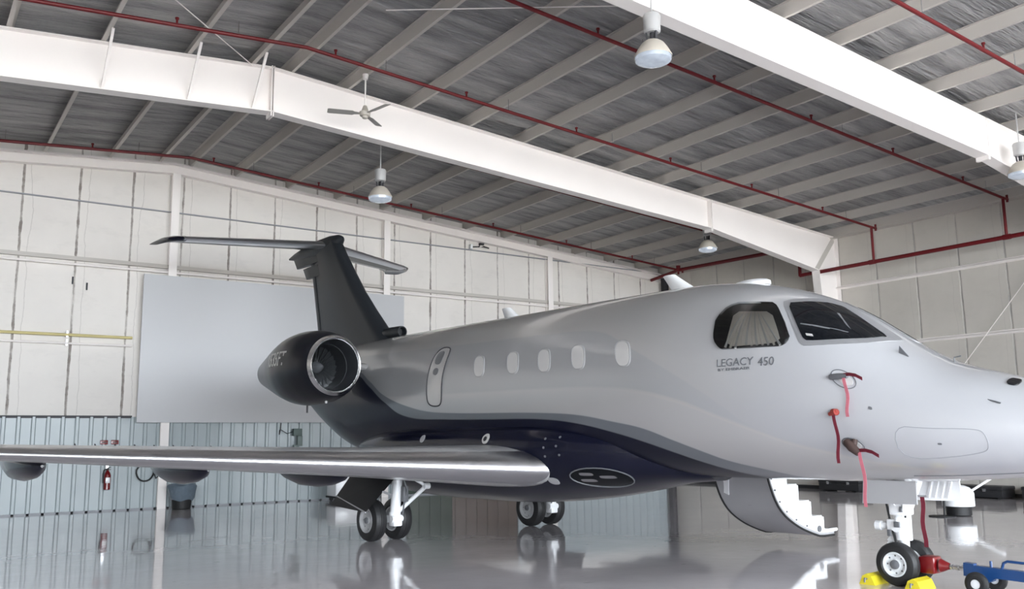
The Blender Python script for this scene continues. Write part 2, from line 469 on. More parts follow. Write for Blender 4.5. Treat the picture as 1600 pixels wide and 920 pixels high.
# right wall, left wall
bm = BM()
box(bm, XS, XS+0.15, YF, YB+0.15, 0, zr(XS)+0.2)
struct(finish('wall_right', bm, M['wall_side'], smooth=False))
bm = BM()
box(bm, XL-0.15, XL, YF, YB+0.15, 0, zr(XL)+0.2)
struct(finish('wall_left', bm, M['wall_side'], smooth=False))
# head of the open door
bm = BM()
pts = [(XL, YF, 7.1), (XS, YF, 7.1), (XS, YF, zr(XS)+0.3), (XR, YF, zr(XR)+0.3), (XL, YF, zr(XL)+0.3)]
slab(bm, pts, (0, 0.12, 0))
struct(finish('wall_front', bm, M['wall_back'], smooth=False))

# trims: drip edge above the wainscot, rake beam, base angle
bm = BM()
box(bm, XL, 4.80, YB-0.05, YB, ZW-0.03, ZW+0.03)
struct(finish('trim_1', bm, M['line'], smooth=False))
bm = BM()
for xa, xb in ((XL, XR), (XR, XS)):
    for z0, z1, w in ((-0.02, 0.02, 0.2), (-0.27, -0.25, 0.2), (-0.25, 0.0, 0.05)):
        a = [(xa, YB-w, zr(xa)+z0), (xb, YB-w, zr(xb)+z0), (xb, YB-w, zr(xb)+z1), (xa, YB-w, zr(xa)+z1)]
        slab(bm, a, (0, w, 0))
struct(finish('trim_2', bm, M['steel_white'], smooth=False))
bm = BM()
box(bm, XL, XS, YB-0.055, YB-0.02, 0, 0.035)
struct(finish('baseboard_back', bm, M['line_soft'], smooth=False))
bm = BM()
box(bm, XS-0.04, XS, YF, YB, 0, 0.10)
struct(finish('baseboard_right', bm, M['case'], smooth=False))
bm = BM()
box(bm, XS-0.22, XS, YF, YB, zr(XS)-0.02, zr(XS)+0.23)
struct(finish('trim_3', bm, M['steel_grey'], smooth=False))

# portal frames
def ibeam(bm, p0, p1, top0, top1, d0, d1, y, fw=0.26, tf=0.02, tw=0.014):
    """tapered I section in the X-Z plane: web and two flanges"""
    (xa), (xb) = p0, p1
    za, zb = top0, top1
    slab(bm, [(xa, y-tw/2, za-d0), (xb, y-tw/2, zb-d1), (xb, y-tw/2, zb), (xa, y-tw/2, za)], (0, tw, 0))
    slab(bm, [(xa, y-fw/2, za-tf), (xb, y-fw/2, zb-tf), (xb, y-fw/2, zb), (xa, y-fw/2, za)], (0, fw, 0))
    slab(bm, [(xa, y-fw/2, za-d0-tf), (xb, y-fw/2, zb-d1-tf), (xb, y-fw/2, zb-d1), (xa, y-fw/2, za-d0)], (0, fw, 0))
PURL = [0.35, 1.53, 2.97, 4.40, 5.84, 7.27, 8.70, 10.13, 11.56, 13.0, 14.43, 15.86, 17.0]
def make_frame(y):
    t = empty('roof_frame', (XR, y, 0))
    def loc(bm):
        for v in bm.verts: v.co.x -= XR; v.co.y -= y
        return bm
    for sgn in (-1, 1):
        end = (XS-0.02) if sgn > 0 else (XL+0.02)
        L1 = XR + sgn*11.9
        bm = BM()
        ibeam(bm, XR, L1, zr(XR), zr(L1), 0.88, 0.76, y)
        finish('rafter', loc(bm), M['steel_white'], t, smooth=False)
        bm = BM()
        xi = end - sgn*0.95; zk = zr(end) - 1.05; hw = 0.13
        slab(bm, [(L1, y-0.007, zr(L1)-0.76), (xi, y-0.007, zk), (end, y-0.007, zr(end)), (L1, y-0.007, zr(L1))], (0, 0.014, 0))
        slab(bm, [(L1, y-hw, zr(L1)-0.02), (end, y-hw, zr(end)-0.02), (end, y-hw, zr(end)), (L1, y-hw, zr(L1))], (0, 2*hw, 0))
        slab(bm, [(L1, y-hw, zr(L1)-0.78), (xi, y-hw, zk-0.02), (xi, y-hw, zk), (L1, y-hw, zr(L1)-0.76)], (0, 2*hw, 0))
        finish('haunch', loc(bm), M['steel_white'], t, smooth=False)
        # column: tapered, outer flange on the wall
        bm = BM()
        zt = zr(end)
        xi, xb_ = end - sgn*0.95, end - sgn*0.45
        zk = zr(end) - 1.05
        tw, fw, tf = 0.014, 0.26, 0.02
        slab(bm, [(end, y-tw/2, 0), (end, y-tw/2, zt-0.02), (xi, y-tw/2, zk-0.02), (xb_, y-tw/2, 0)], (0, tw, 0))
        slab(bm, [(end-sgn*tf, y-fw/2, 0), (end, y-fw/2, 0), (end, y-fw/2, zt), (end-sgn*tf, y-fw/2, zt)], (0, fw, 0))
        slab(bm, [(xb_-sgn*tf, y-fw/2, 0), (xb_, y-fw/2, 0), (xi, y-fw/2, zk), (xi-sgn*tf, y-fw/2, zk)], (0, fw, 0))
        finish('column', loc(bm), M['steel_white'], t, smooth=False)
        # diagonal haunch stiffener
        bm = BM()
        bar(bm, (xi, y, zk), (end-sgn*0.05, y, zt-0.03), 0.16, 0.02, up=(0, 1, 0.0))
        finish('stiffener', loc(bm), M['steel_grey'], t, smooth=False)
        for xs_, dep in ((L1, 0.76), ):
            bm = BM()
            for dx in (-0.022, 0.022):
                box(bm, xs_+dx-0.01, xs_+dx+0.01, y-0.13, y+0.13, zr(xs_)-dep-0.10, zr(xs_)+0.0)
            finish('splice_plate', loc(bm), M['steel_white'], t, smooth=False)
    bm = BM()
    for dx in (-0.022, 0.022):
        box(bm, XR+dx-0.01, XR+dx+0.01, y-0.13, y+0.13, zr(XR)-0.99, zr(XR)+0.02)
    finish('splice_plate', loc(bm), M['steel_white'], t, smooth=False)
    # flange braces from the purlins down to the lower flange
    for x in ([XR-0.35, XR-1.53, XR-2.97] if y > 10 else []):
        bm = BM()
        dep = 0.88 - 0.12*abs(x-XR)/11.9
        bar(bm, (x, y-0.75, zr(x)-0.0), (x, y-0.02, zr(x)-dep+0.02), 0.045, 0.045)
        finish('flange_brace', loc(bm), M['steel_white'], t, smooth=False)
    return t
fr = make_frame(16.1)
tag(fr, 'long white steel roof frame spanning above the tail and cabin of the jet', 'beam', 'white steel roof frames')
fr2 = make_frame(8.8)
tag(fr2, 'white steel roof frame crossing the top right, nearest the nose of the jet', 'beam', 'white steel roof frames')

# purlins
def zsec(bm, x, y0, y1, zc, s):
    H, FL, T = 0.23, 0.06 if s > 0 else 0.075, 0.006
    pts = [(FL, 0), (0, 0), (0, H-T), (-FL, H-T), (-FL, H), (T, H), (T, T), (FL, T)]
    a = [bm.verts.new((x+px*s, y0, zc+pz)) for px, pz in pts]; b = [bm.verts.new((x+px*s, y1, zc+pz)) for px, pz in pts]
    n = len(a)
    for j in range(n): bm.faces.new((a[j], b[j], b[(j+1) % n], a[(j+1) % n]))
    bm.faces.new(a); bm.faces.new(b[::-1])
ORD = ['first', 'second', 'third', 'fourth', 'fifth', 'sixth', 'seventh', 'eighth', 'ninth', 'tenth', 'eleventh', 'twelfth', 'thirteenth']
for sgn, side in ((1, 'right'), (-1, 'left')):
    for i, dx in enumerate(PURL):
        x = XR + sgn*dx
        if x < -0.6 : continue
        bm = BM()
        zsec(bm, 0, YF+0.15, YB-0.05, 0, sgn)
        o = finish('roof_purlin', bm, M['steel_grey'], smooth=False)
        o.location = (x, 0, zr(x)+0.004)
        tag(o, '%s grey steel purlin down the %s-hand roof slope from the ridge' % (ORD[i], side), 'purlin', 'roof purlins')

# back wall posts and girts
for k, (x, w) in enumerate(((5.55, 0.2), (11.55, 0.2), (17.5, 0.2), (-0.4, 0.2))):
    bm = BM()
    z0 = 5.72 if k in (1,) else (5.72 if k == 0 else 0.0)
    zt = zr(x)-0.27
    for (a, b_, c, d) in ((-0.1, 0.1, YB-0.16, YB-0.15), (-0.1, 0.1, YB-0.01, YB), (-0.006, 0.006, YB-0.15, YB-0.01)):
        box(bm, a, b_, c-YB, d-YB, 0, zt)
    o = finish('wall_post', bm, M['steel_white'], smooth=False)
    o.location = (x, YB-0.03, 0)
    tag(o, ['white steel wall post rising behind the left end of the white board', 'white steel wall post rising behind the tail, at the right end of the white board', 'white steel wall post on the back wall above the jet cabin', 'white steel post at the far left of the back wall'][k], 'post', 'back wall posts')
for z, h, lab in ((7.40, 0.022, 'thin grey strip high along the back wall, coloured as a girt shadow line'), (5.93, 0.10, 'wide pale steel girt along the back wall just above the white board')):
    bm = BM()
    box(bm, 0, XS-XL, -0.09, 0, 0, h)
    if h > 0.06:
        box(bm, 0, XS-XL, -0.12, -0.09, 0, 0.012)
    o = finish('wall_girt', bm, M['line_soft'] if h < 0.06 else M['steel_grey'], smooth=False)  # the upper strip's grey paints in the shadow line of a hidden girt
    o.location = (XL, YB-0.001, z)
    tag(o, lab, 'girt', 'wall girts')
bm = BM()
tube(bm, [(0, 0, 0), (XS-XL-0.3, 0, 0)], 0.028, 8)
o = finish('conduit_pipe', bm, M['steel_white']); o.location = (XL+0.1, YB-0.12, 5.83)
tag(o, 'thin white conduit just under the wide girt above the white board', 'pipe')
for z, r_, m_, lab in ((4.13, 0.035, 'yellow_pipe', 'yellow pipe running along the back wall to the left of the white board'), (3.93, 0.025, 'steel_white', 'thin white pipe below the yellow pipe on the back wall')):
    bm = BM()
    tube(bm, [(0, 0, 0), (4.75-XL-0.1, 0, 0)], r_, 8)
    o = finish('wall_pipe', bm, M[m_]); o.location = (XL+0.05, YB-0.09, z)
    tag(o, lab, 'pipe')
    for x in (3.25, 0.4, -3.0):
        bm = BM(); box(bm, x-XL-0.05-0.02, x-XL-0.05+0.02, -0.01, 0.09, -0.06, 0.09); finish('pipe_clip', bm, M['steel'], o, smooth=False)
for (x, z) in ((3.3, 5.45), (3.62, 5.33)):
    bm = BM()
    box(bm, -0.018, 0.018, -0.03, 0, -0.09, 0.09, 0.006)
    o = finish('wall_bracket', bm, M['line']); o.location = (x, YB-0.001, z)
    tag(o, 'small dark bracket %s on the back wall left of the white board' % ('standing higher' if z > 5.4 else 'standing lower'), 'bracket')
# right wall girts
for z, lab in ((5.84, 'upper white girt running along the right-hand wall below the red main pipe'), (4.05, 'lower white girt running along the right-hand wall behind the windshield')):
    bm = BM()
    box(bm, -0.10, 0, 0, YB-YF-0.2, 0, 0.012)
    box(bm, -0.006, 0, 0, YB-YF-0.2, -0.05, 0.06)
    box(bm, -0.10, -0.09, 0, YB-YF-0.2, -0.035, 0.012)
    o = finish('wall_girt', bm, M['steel_white'], smooth=False)
    o.location = (XS, YF+0.1, z)
    tag(o, lab, 'girt', 'wall girts')
# diagonal brace rods
for p, q, lab in (((XS-0.16, 9.2, 6.9), (XS-0.16, 13.6, 2.0), 'thin diagonal brace rod across the right-hand wall'),
                  ((1.5, 12.0, zr(1.5)-0.03), (5.1, 16.0, zr(5.1)-0.03), 'thin slanting brace rod under the roof at the top left'),
                  ((10.0, 9.2, zr(10)-0.02), (6.2, 12.6, zr(6.2)-0.02), 'thin slanting brace rod under the roof near the middle')):
    bm = BM(); tube(bm, [(0, 0, 0), Vector(q)-Vector(p)], 0.010, 6)
    o = finish('brace_rod', bm, M['steel_white']); o.location = p
    tag(o, lab, 'rod', 'brace rods')

# red sprinkler pipes
def head(bm, p):
    x, y, z = p
    tube(bm, [(x, y, z), (x, y, z+0.10)], 0.018, 8)
    tube(bm, [(x, y, z+0.10), (x, y, z+0.13)], 0.032, 8)
for i, (y, lab) in enumerate(((21.75, 'red sprinkler branch pipe closest to the back wall'), (17.7, 'red sprinkler branch pipe just behind the long white roof frame'),
                 (14.3, 'red sprinkler branch pipe in front of the long white roof frame'), (10.7, 'red sprinkler branch pipe beside the big hanging lamp'),
                 (7.05, 'red sprinkler branch pipe at the top right corner of the roof'))):
    t = empty('sprinkler_pipe', (XR, y, zr(XR)-0.25))
    tag(t, lab, 'pipe', 'red sprinkler branch pipes')
    bm = BM()
    def P(x): return (x-XR, 0, -0.0735*abs(x-XR))
    tube(bm, [P(XL+0.3), P(-3), P(XR), P(14), P(21.9)], 0.034, 10)
    finish('pipe', bm, M['red_pipe'], t)
    for j in range(9):
        x = -2.2 + 2.75*j + 0.35*(i % 2)
        if x > 21.6: continue
        bm = BM(); head(bm, P(x)); finish('sprinkler_head', bm, M['red_pipe'], t)
        bm = BM(); px = P(x+1.0); tube(bm, [(px[0], 0, px[2]), (px[0], 0, px[2]+0.26)], 0.006, 6); finish('hanger', bm, M['steel'], t)
    if i != 1:
        bm = BM(); e = P(21.9); tube(bm, [(e[0], 0, e[2]+0.02), (e[0], 0, 6.25-(zr(XR)-0.25) if i > 0 else e[2]-0.15)], 0.036, 10)
        finish('riser', bm, M['red_pipe'], t)
        bm = BM(); tube(bm, [(e[0], 0, e[2]), (e[0]+0.22, 0, e[2]-0.01)], 0.034, 10); tube(bm, [(e[0]+0.2, 0, e[2]-0.08), (e[0]+0.2, 0, e[2]+0.1)], 0.03, 8)
        finish('end_cap', bm, M['red_pipe'], t)
t = empty('sprinkler_main', (21.9, 16.75, 6.25))
tag(t, 'thick red main pipe running level along the right-hand wall past the white column', 'pipe')
bm = BM(); tube(bm, [(0, 0, 0), (0, -12, -0.0), (0, -23.4, 0)], 0.055, 12); finish('pipe', bm, M['red_pipe'], t)
bm = BM(); tube(bm, [(0, 0, -0.02), (0, 0, 0.33)], 0.05, 12); tube(bm, [(0, 0, 0.33), (0, 0, 0.36)], 0.06, 12); finish('end_cap', bm, M['red_pipe'], t)
for yy in (-2.4, -6.05, -9.7):
    bm = BM(); tube(bm, [(0, yy-0.09, 0), (0, yy+0.09, 0)], 0.068, 12); finish('pipe_coupling', bm, M['red_pipe'], t)
t = empty('sprinkler_main', (21.9, 21.6, 7.22))
tag(t, 'red main pipe in the far bay above the jet cabin', 'pipe')
bm = BM(); tube(bm, [(0, 0.1, 0), (0, -3.9, -0.1)], 0.06, 12); finish('pipe', bm, M['red_pipe'], t)
bm = BM(); tube(bm, [(-0.05, 0.1, -0.06), (-0.05, 0.1, 0.14)], 0.075, 12); finish('pipe_coupling', bm, M['red_pipe'], t)
bm = BM(); tube(bm, [(0, 0.1, 0), (0.0, 1.5, -0.15)], 0.055, 12); finish('pipe_elbow', bm, M['red_pipe'], t)

# high-bay lamps
def make_lamp(drop):
    t = empty('high_bay_lamp')
    bm = BM(); tube(bm, [(0, 0, 0.62), (0, 0, 0.62+drop)], 0.012, 8); finish('hanging_rod', bm, M['lamp_gear'], t)
    bm = BM(); lathe(bm, [(0.36, 0.09), (0.38, 0.115), (0.60, 0.125), (0.63, 0.11), (0.64, 0.03)], 20); finish('ballast_housing', bm, M['lamp_gear'], t)
    bm = BM()
    for a in (0.4, 2.5, 4.6): bar(bm, (0.07*math.cos(a), 0.07*math.sin(a), 0.24), (0.085*math.cos(a), 0.085*math.sin(a), 0.37), 0.03, 0.02)
    tube(bm, [(0, 0, 0.22), (0, 0, 0.37)], 0.035, 12)
    finish('bracket', bm, M['line'], t)
    bm = BM(); lathe(bm, [(0.24, 0.03), (0.24, 0.10), (0.20, 0.155), (0.12, 0.21), (0.02, 0.262), (0.0, 0.262), (0.015, 0.25), (0.11, 0.20), (0.19, 0.145), (0.225, 0.09)], 28, cap1=False); finish('reflector', bm, M['lamp_shell'], t)
    bm = BM(); lathe(bm, [(-0.085, 0.02), (-0.085, 0.10), (-0.075, 0.19), (-0.045, 0.245), (0.005, 0.252), (0.03, 0.235)], 28); finish('lens', bm, M['lamp_lens'], t)
    return t
LAMPS = [((8.25, 8.5, 6.74), 'large high-bay lamp hanging in front of the white frame at the top'),
         ((18.15, 8.45, 6.66), 'high-bay lamp cut by the edge of the photo on the right'),
         ((8.35, 17.15, 6.77), 'high-bay lamp hanging in the far bay above the tail'),
         ((18.35, 17.05, 6.72), 'high-bay lamp in the far bay half hidden under the long white frame')]
for p, lab in LAMPS:
    t = make_lamp(zr(p[0]) + 0.25 - p[2] - 0.62)
    t.location = p
    tag(t, lab, 'lamp', 'high-bay lamps')
# ceiling fan
t = empty('ceiling_fan', (7.02, 15.12, 7.77))
tag(t, 'grey three-bladed ceiling fan on a long white rod in front of the white frame', 'fan')
bm = BM(); tube(bm, [(0, 0, 0.1), (0, 0, zr(7.02)-7.77)], 0.016, 8); finish('rod', bm, M['steel_white'], t)
bm = BM(); lathe(bm, [(zr(7.02)-7.77-0.10, 0.045), (zr(7.02)-7.77-0.02, 0.06), (zr(7.02)-7.77+0.003, 0.06)], 14); finish('canopy', bm, M['steel_white'], t)
bm = BM(); lathe(bm, [(-0.10, 0.03), (-0.09, 0.05), (-0.05, 0.055), (-0.04, 0.10), (0.03, 0.11), (0.06, 0.07), (0.16, 0.035)], 20); finish('motor', bm, M['lamp_shell'], t)
for a in (R(162), R(282), R(42)):
    bm = BM()
    d = Vector((math.cos(a), math.sin(a), 0)); s = Vector((-math.sin(a), math.cos(a), 0.25)).normalized()
    rings = []
    for rr, w in ((0.10, 0.03), (0.2, 0.045), (0.24, 0.07), (0.68, 0.075), (0.71, 0.06)):
        c = d*rr
        nrm = d.cross(s)
        rings.append([c+s*w-nrm*0.004, c+s*w+nrm*0.004, c-s*w+nrm*0.004, c-s*w-nrm*0.004])
    loft(bm, rings)
    finish('blade', bm, M['fan_grey'], t, smooth=False)

# the white board on the back wall
t = empty('white_board', (4.87, YB-0.03, 2.07))
tag(t, 'huge plain white board hung on the back wall behind the tail', 'board')
bm = BM(); box(bm, 0, 7.22, -0.20, -0.15, 0, 3.66, 0.006); finish('board_face', bm, M['white_board'], t)
bm = BM()
for (a, b_, c, d) in ((0.05, 7.17, 0.05, 0.12), (0.05, 7.17, 3.54, 3.61), (0.05, 0.12, 0.05, 3.6), (7.10, 7.17, 0.05, 3.6), (3.55, 3.62, 0.05, 3.6)): box(bm, a, b_, -0.15, -0.055, c, d)
finish('board_frame', bm, M['steel_grey'], t, smooth=False)

# things along the back wall
t = empty('fire_extinguisher', (4.30, YB-0.16, 0.50))
tag(t, 'red fire extinguisher hanging on the ribbed wall under the left wing', 'fire extinguisher')
bm = BM(); lathe(bm, [(0, 0.06), (0.01, 0.075), (0.34, 0.078), (0.40, 0.055), (0.44, 0.025), (0.46, 0.022)], 20); finish('cylinder', bm, M['red'], t)
bm = BM(); box(bm, -0.05, 0.05, -0.083, -0.06, 0.16, 0.29, 0.01); finish('label_plate', bm, M['white_gloss'], t)
bm = BM(); bar(bm, (-0.02, 0, 0.49), (0.07, -0.0, 0.53), 0.025, 0.012); bar(bm, (-0.02, 0, 0.47), (0.07, 0, 0.47), 0.025, 0.012); tube(bm, [(0, 0, 0.45), (0, 0, 0.50)], 0.022, 10); finish('handle', bm, M['black'], t)
bm = BM(); tube(bm, [(-0.02, 0, 0.48), (-0.08, 0, 0.46), (-0.10, 0, 0.36), (-0.095, -0.02, 0.16)], 0.012, 8); finish('hose', bm, M['black'], t)
bm = BM(); box(bm, -0.03, 0.03, 0.07, 0.12, 0.2, 0.62); finish('wall_hook', bm, M['steel'], t)
for x in (4.20, 4.44):
    bm = BM(); box(bm, -0.085, 0.085, -0.02, 0, -0.05, 0.05, 0.004); o = finish('safety_sign', bm, M['red']); o.location = (x, YB-0.06, 1.61)
    tag(o, 'small red sign on the ribbed wall above the extinguisher, %s one of the two' % ('left' if x < 4.3 else 'right'), 'sign', 'red signs above the extinguisher')
    bm = BM(); box(bm, -0.05, 0.05, -0.024, -0.019, -0.012, 0.012); finish('sign_band', bm, M['cover_brown'], o, smooth=False)
t = empty('hose_coil', (5.15, YB-0.10, 0.87))
tag(t, 'dark hose coiled on the ribbed wall between extinguisher and bin', 'hose')
bm = BM()
pts = [(0.20*math.cos(a)*(1+0.05*math.sin(3*a)), -0.03*(a/9), 0.20*math.sin(a)) for a in [k*0.35 for k in range(37)]]
pts += [(0.25, -0.05, -0.14), (0.36, -0.02, -0.05), (0.38, 0, 0.12), (0.37, 0.02, 0.3)]
tube(bm, pts, 0.018, 8); finish('hose', bm, M['black'], t)
bm = BM(); tube(bm, [(0, 0.05, 0.19), (0, -0.07, 0.19), (0, -0.08, 0.23)], 0.012, 8); finish('wall_hook', bm, M['steel'], t)
t = empty('waste_bin', (5.93, YB-0.55, 0))
tag(t, 'black waste bin with a blue-grey liner standing against the back wall', 'bin')
bm = BM(); lathe(bm, [(0, 0.20), (0.01, 0.215), (0.36, 0.24), (0.36, 0.22), (0.03, 0.19)], 24, cap1=False); finish('bin_body', bm, M['black'], t)
bm = BM()
rings = []
for z_, r_ in ((0.21, 0.25), (0.28, 0.285), (0.40, 0.30), (0.52, 0.335), (0.56, 0.345), (0.58, 0.33), (0.55, 0.30), (0.40, 0.25)):
    rings.append([(r_*(1+0.05*math.sin(5*a+z_*9))*math.cos(a), r_*(1+0.05*math.sin(7*a+z_*14))*math.sin(a), z_+0.02*math.sin(4*a)) for a in [2*PI*k/36 for k in range(36)]])
loft(bm, rings, False, False); finish('bin_liner', bm, M['bin_grey'], t)
# small dark electric box with cables
t = empty('switch_box', (8.95, YB-0.06, 1.78))
tag(t, 'grey-green electrical box with dangling cable, left of the jet tail on the ribbed wall', 'box')
bm = BM(); box(bm, -0.10, 0.14, -0.12, 0, -0.06, 0.13, 0.01); finish('housing', bm, mat('grey_green_box', (0.10, 0.14, 0.13), 0.5), t)
bm = BM(); box(bm, 0.02, 0.16, -0.10, 0, -0.33, -0.06, 0.01); box(bm, -0.07, 0.06, -0.09, 0, -0.40, -0.30, 0.01); finish('socket', bm, mat('dark_socket', (0.16, 0.20, 0.19), 0.5), t)
bm = BM(); tube(bm, [(-0.42, -0.02, 0.28), (-0.43, -0.02, 0.12), (-0.46, -0.03, -0.02), (-0.45, -0.03, 0.1)], 0.012, 6); tube(bm, [(-0.10, -0.05, 0.05), (-0.25, -0.05, 0.0), (-0.42, -0.03, 0.1)], 0.01, 6); finish('cable', bm, M['black'], t)
# dark post at the back corner and conduits
t = empty('corner_post', (XS-0.20, YB-0.30, 0))
tag(t, 'dark steel post standing in the far right corner of the hangar', 'post')
bm = BM(); box(bm, -0.10, 0.10, -0.005, 0.005, 0, 7.2); box(bm, -0.10, -0.09, -0.09, 0.09, 0, 7.2); box(bm, 0.09, 0.10, -0.09, 0.09, 0, 7.2); finish('shaft', bm, M['line'], t, smooth=False)
bm = BM(); box(bm, -0.15, 0.15, -0.15, 0.15, 0, 0.02, 0.004); finish('base_plate', bm, M['line'], t)
# wall outlet with black lever high on the back wall
t = empty('wall_camera', (14.75, YB-0.02, 7.52))
tag(t, 'small black camera on a white bracket high on the back wall', 'camera')
bm = BM(); box(bm, -0.30, -0.22, -0.12, 0, -0.08, 0.06, 0.01); finish('mount', bm, M['white_gloss'], t)
bm = BM(); tube(bm, [(-0.22, -0.10, -0.02), (0, -0.14, 0.0), (0.02, -0.14, 0.10)], 0.02, 8); box(bm, 0.0, 0.16, -0.18, -0.10, 0.06, 0.12, 0.01); bar(bm, (0.14, -0.14, 0.03), (0.36, -0.14, -0.01), 0.03, 0.03); finish('camera_body', bm, M['black'], t)

# white cart by the back wall seen past the right main wheels
t = empty('service_cart', (10.15, YB-0.75, 0))
tag(t, 'white boxy service cart on small wheels by the back wall, behind the main gear', 'cart')
bm = BM(); box(bm, -0.45, 0.35, -0.3, 0.3, 0.13, 0.62, 0.02); finish('body', bm, M['white_gloss'], t)
bm = BM(); box(bm, -0.47, 0.37, -0.32, 0.32, 0.09, 0.14, 0.01); finish('chassis', bm, M['black'], t)
bm = BM(); tube(bm, [(0.36, -0.25, 0.55), (0.45, -0.25, 0.60), (0.45, 0.25, 0.60), (0.36, 0.25, 0.55)], 0.015, 8); finish('push_handle', bm, M['steel'], t)
for sx in (-0.35, 0.25):
    for sy in (-0.22, 0.22):
        bm = BM(); lathe(bm, [(-0.02, 0.04), (-0.018, 0.055), (0.018, 0.055), (0.02, 0.04)], 16, Matrix.Translation((sx, sy, 0.055)) @ Matrix.Rotation(PI/2, 4, 'X')); finish('caster', bm, M['tyre'], t)

# canister by the nose
t = empty('canister_vacuum', (17.25, 9.85, 0))
tag(t, 'white dome-topped canister vacuum with a slanted wand, on the floor beyond the nose gear', 'vacuum')
bm = BM(); lathe(bm, [(0.0, 0.20), (0.02, 0.23), (0.17, 0.23), (0.18, 0.22)], 28); finish('base', bm, M['black'], t)
bm = BM(); lathe(bm, [(0.18, 0.28), (0.19, 0.295), (0.42, 0.295), (0.47, 0.28), (0.54, 0.22), (0.58, 0.12), (0.59, 0.02)], 32); finish('dome', bm, M['white_gloss'], t)
bm = BM(); tube(bm, [(0.22, -0.08, 0.42), (0.60, -0.30, 0.66), (0.74, -0.38, 0.74)], 0.024, 10); tube(bm, [(0.70, -0.36, 0.72), (0.80, -0.40, 0.74)], 0.035, 10); finish('wand', bm, M['white_gloss'], t)
bm = BM(); lathe(bm, [(0, 0.24), (0.012, 0.24)], 24, Matrix.Translation((-0.42, 0.10, 0.005))); finish('floor_nozzle', bm, M['black'], t)
bm = BM(); tube(bm, [(-0.28, 0.06, 0.40), (-0.34, 0.08, 0.40), (-0.36, 0.08, 0.2), (-0.36, 0.09, 0.02)], 0.02, 8); finish('suction_hose', bm, M['black'], t)

# black cases along the right wall
for (y, w, h, lab) in ((16.0, 1.3, 0.34, 'long low black case at the foot of the right-hand wall, beside the airstair'), (12.3, 1.7, 0.30, 'low black case at the foot of the right-hand wall, under the nose'), (10.3, 1.4, 0.32, 'low black case furthest forward along the right-hand wall')):
    t = empty('equipment_case', (XS-0.45, y, 0))
    tag(t, lab, 'case', 'black cases along the right-hand wall')
    bm = BM(); box(bm, -0.3, 0.3, -w/2, w/2, 0.03, h*0.7, 0.015); finish('body', bm, M['case'], t)
    bm = BM(); box(bm, -0.31, 0.31, -w/2-0.01, w/2+0.01, h*0.7, h, 0.02); finish('lid', bm, M['case'], t)
    for yy in (-w/4, w/4):
        bm = BM(); box(bm, -0.335, -0.305, yy-0.04, yy+0.04, h*0.58, h*0.8, 0.005); finish('latch', bm, M['steel'], t)
    for yy in (-w/2+0.1, w/2-0.1):
        bm = BM(); box(bm, -0.28, 0.28, yy-0.03, yy+0.03, 0.0, 0.03); finish('foot', bm, M['black'], t, smooth=False)
# fuselage stations: distance aft of the nose gear, top z, bottom z, half width
ST = [(-2.62,1.63,1.61,0.012),(-2.56,1.74,1.50,0.14),(-2.40,1.84,1.38,0.28),(-2.05,1.97,1.255,0.47),(-1.60,2.07,1.18,0.64),(-1.15,2.20,1.14,0.78),
 (-0.76,2.32,1.11,0.88),(-0.37,2.52,1.09,0.96),(-0.09,2.71,1.08,1.01),(0.27,2.965,1.075,1.07),(0.65,3.18,1.07,1.12),(1.15,3.37,1.07,1.17),
 (1.7,3.50,1.07,1.20),(2.5,3.57,1.07,1.22),(3.5,3.58,1.07,1.22),(5.0,3.58,1.07,1.22),(7.0,3.58,1.07,1.22),(8.5,3.58,1.08,1.20),
 (9.3,3.58,1.12,1.16),(10.0,3.57,1.20,1.10),(11.0,3.54,1.42,0.98),(12.0,3.48,1.82,0.80),(13.0,3.38,2.32,0.58),(14.0,3.26,2.75,0.36),(14.8,3.15,2.98,0.15),(14.9,3.08,3.02,0.03)]
def interp(tab, x, k):
    n=len(tab)
    if x<=tab[0][0]: return tab[0][k]
    if x>=tab[-1][0]: return tab[-1][k]
    i=0
    while tab[i+1][0]<x: i+=1
    def sl(j):
        return (tab[j+1][k]-tab[j][k])/(tab[j+1][0]-tab[j][0])
    d=sl(i)
    def tan(j):
        if j<=0: return sl(0)
        if j>=n-1: return sl(n-2)
        a,b=sl(j-1),sl(j)
        return 0.0 if a*b<=0 else 2*a*b/(a+b)
    m0,m1=tan(i),tan(i+1)
    h=tab[i+1][0]-tab[i][0]; t=(x-tab[i][0])/h
    return ((2*t**3-3*t**2+1)*tab[i][k]+(t**3-2*t**2+t)*h*m0+(-2*t**3+3*t**2)*tab[i+1][k]+(t**3-t**2)*h*m1)
# section: angle a, 0 = starboard, 90 = crown, 180 = port; returns (x forward, y port, z)
def fus(s,a,off=0.0):
    zt,zb,hw=interp(ST,s,1),interp(ST,s,2),interp(ST,s,3)
    zc=zb+(zt-zb)*0.48
    c,sn=math.cos(a),math.sin(a)
    e=2/2.15
    r=hw*math.copysign(abs(c)**e,c); h=(zt-zc) if sn>0 else (zc-zb)
    z=zc+h*math.copysign(abs(sn)**e,sn)
    r+=off*c; z+=off*sn
    return (-s,-r,z)

# ------------------------------------------------------------------ the business jet (x forward, y port, z up; origin on the floor under the nose gear)
HEAD = math.atan2(-math.cos(R(5.7)), math.sin(R(5.7)))
jet = empty('business_jet', (9.12, 5.85, 0), HEAD)
tag(jet, 'silver and navy twin-engine business jet with a charcoal T-tail, parked in the hangar', 'airplane')
def P3(s, r, z): return Vector((-s, -r, z))            # s aft, r starboard

# fuselage
NS, NA = 150, 72
bm = BM()
ss = []
s = ST[0][0]
while s < ST[-1][0]:
    ss.append(s)
    s += 0.03 if s < -2.0 else (0.07 if s < 1.5 else 0.14)
ss.append(ST[-1][0])
loft(bm, [[fus(s_, 2*PI*k/NA) for k in range(NA)] for s_ in ss])
fuselage = finish('fuselage', bm, M['livery'], jet, angle=60)

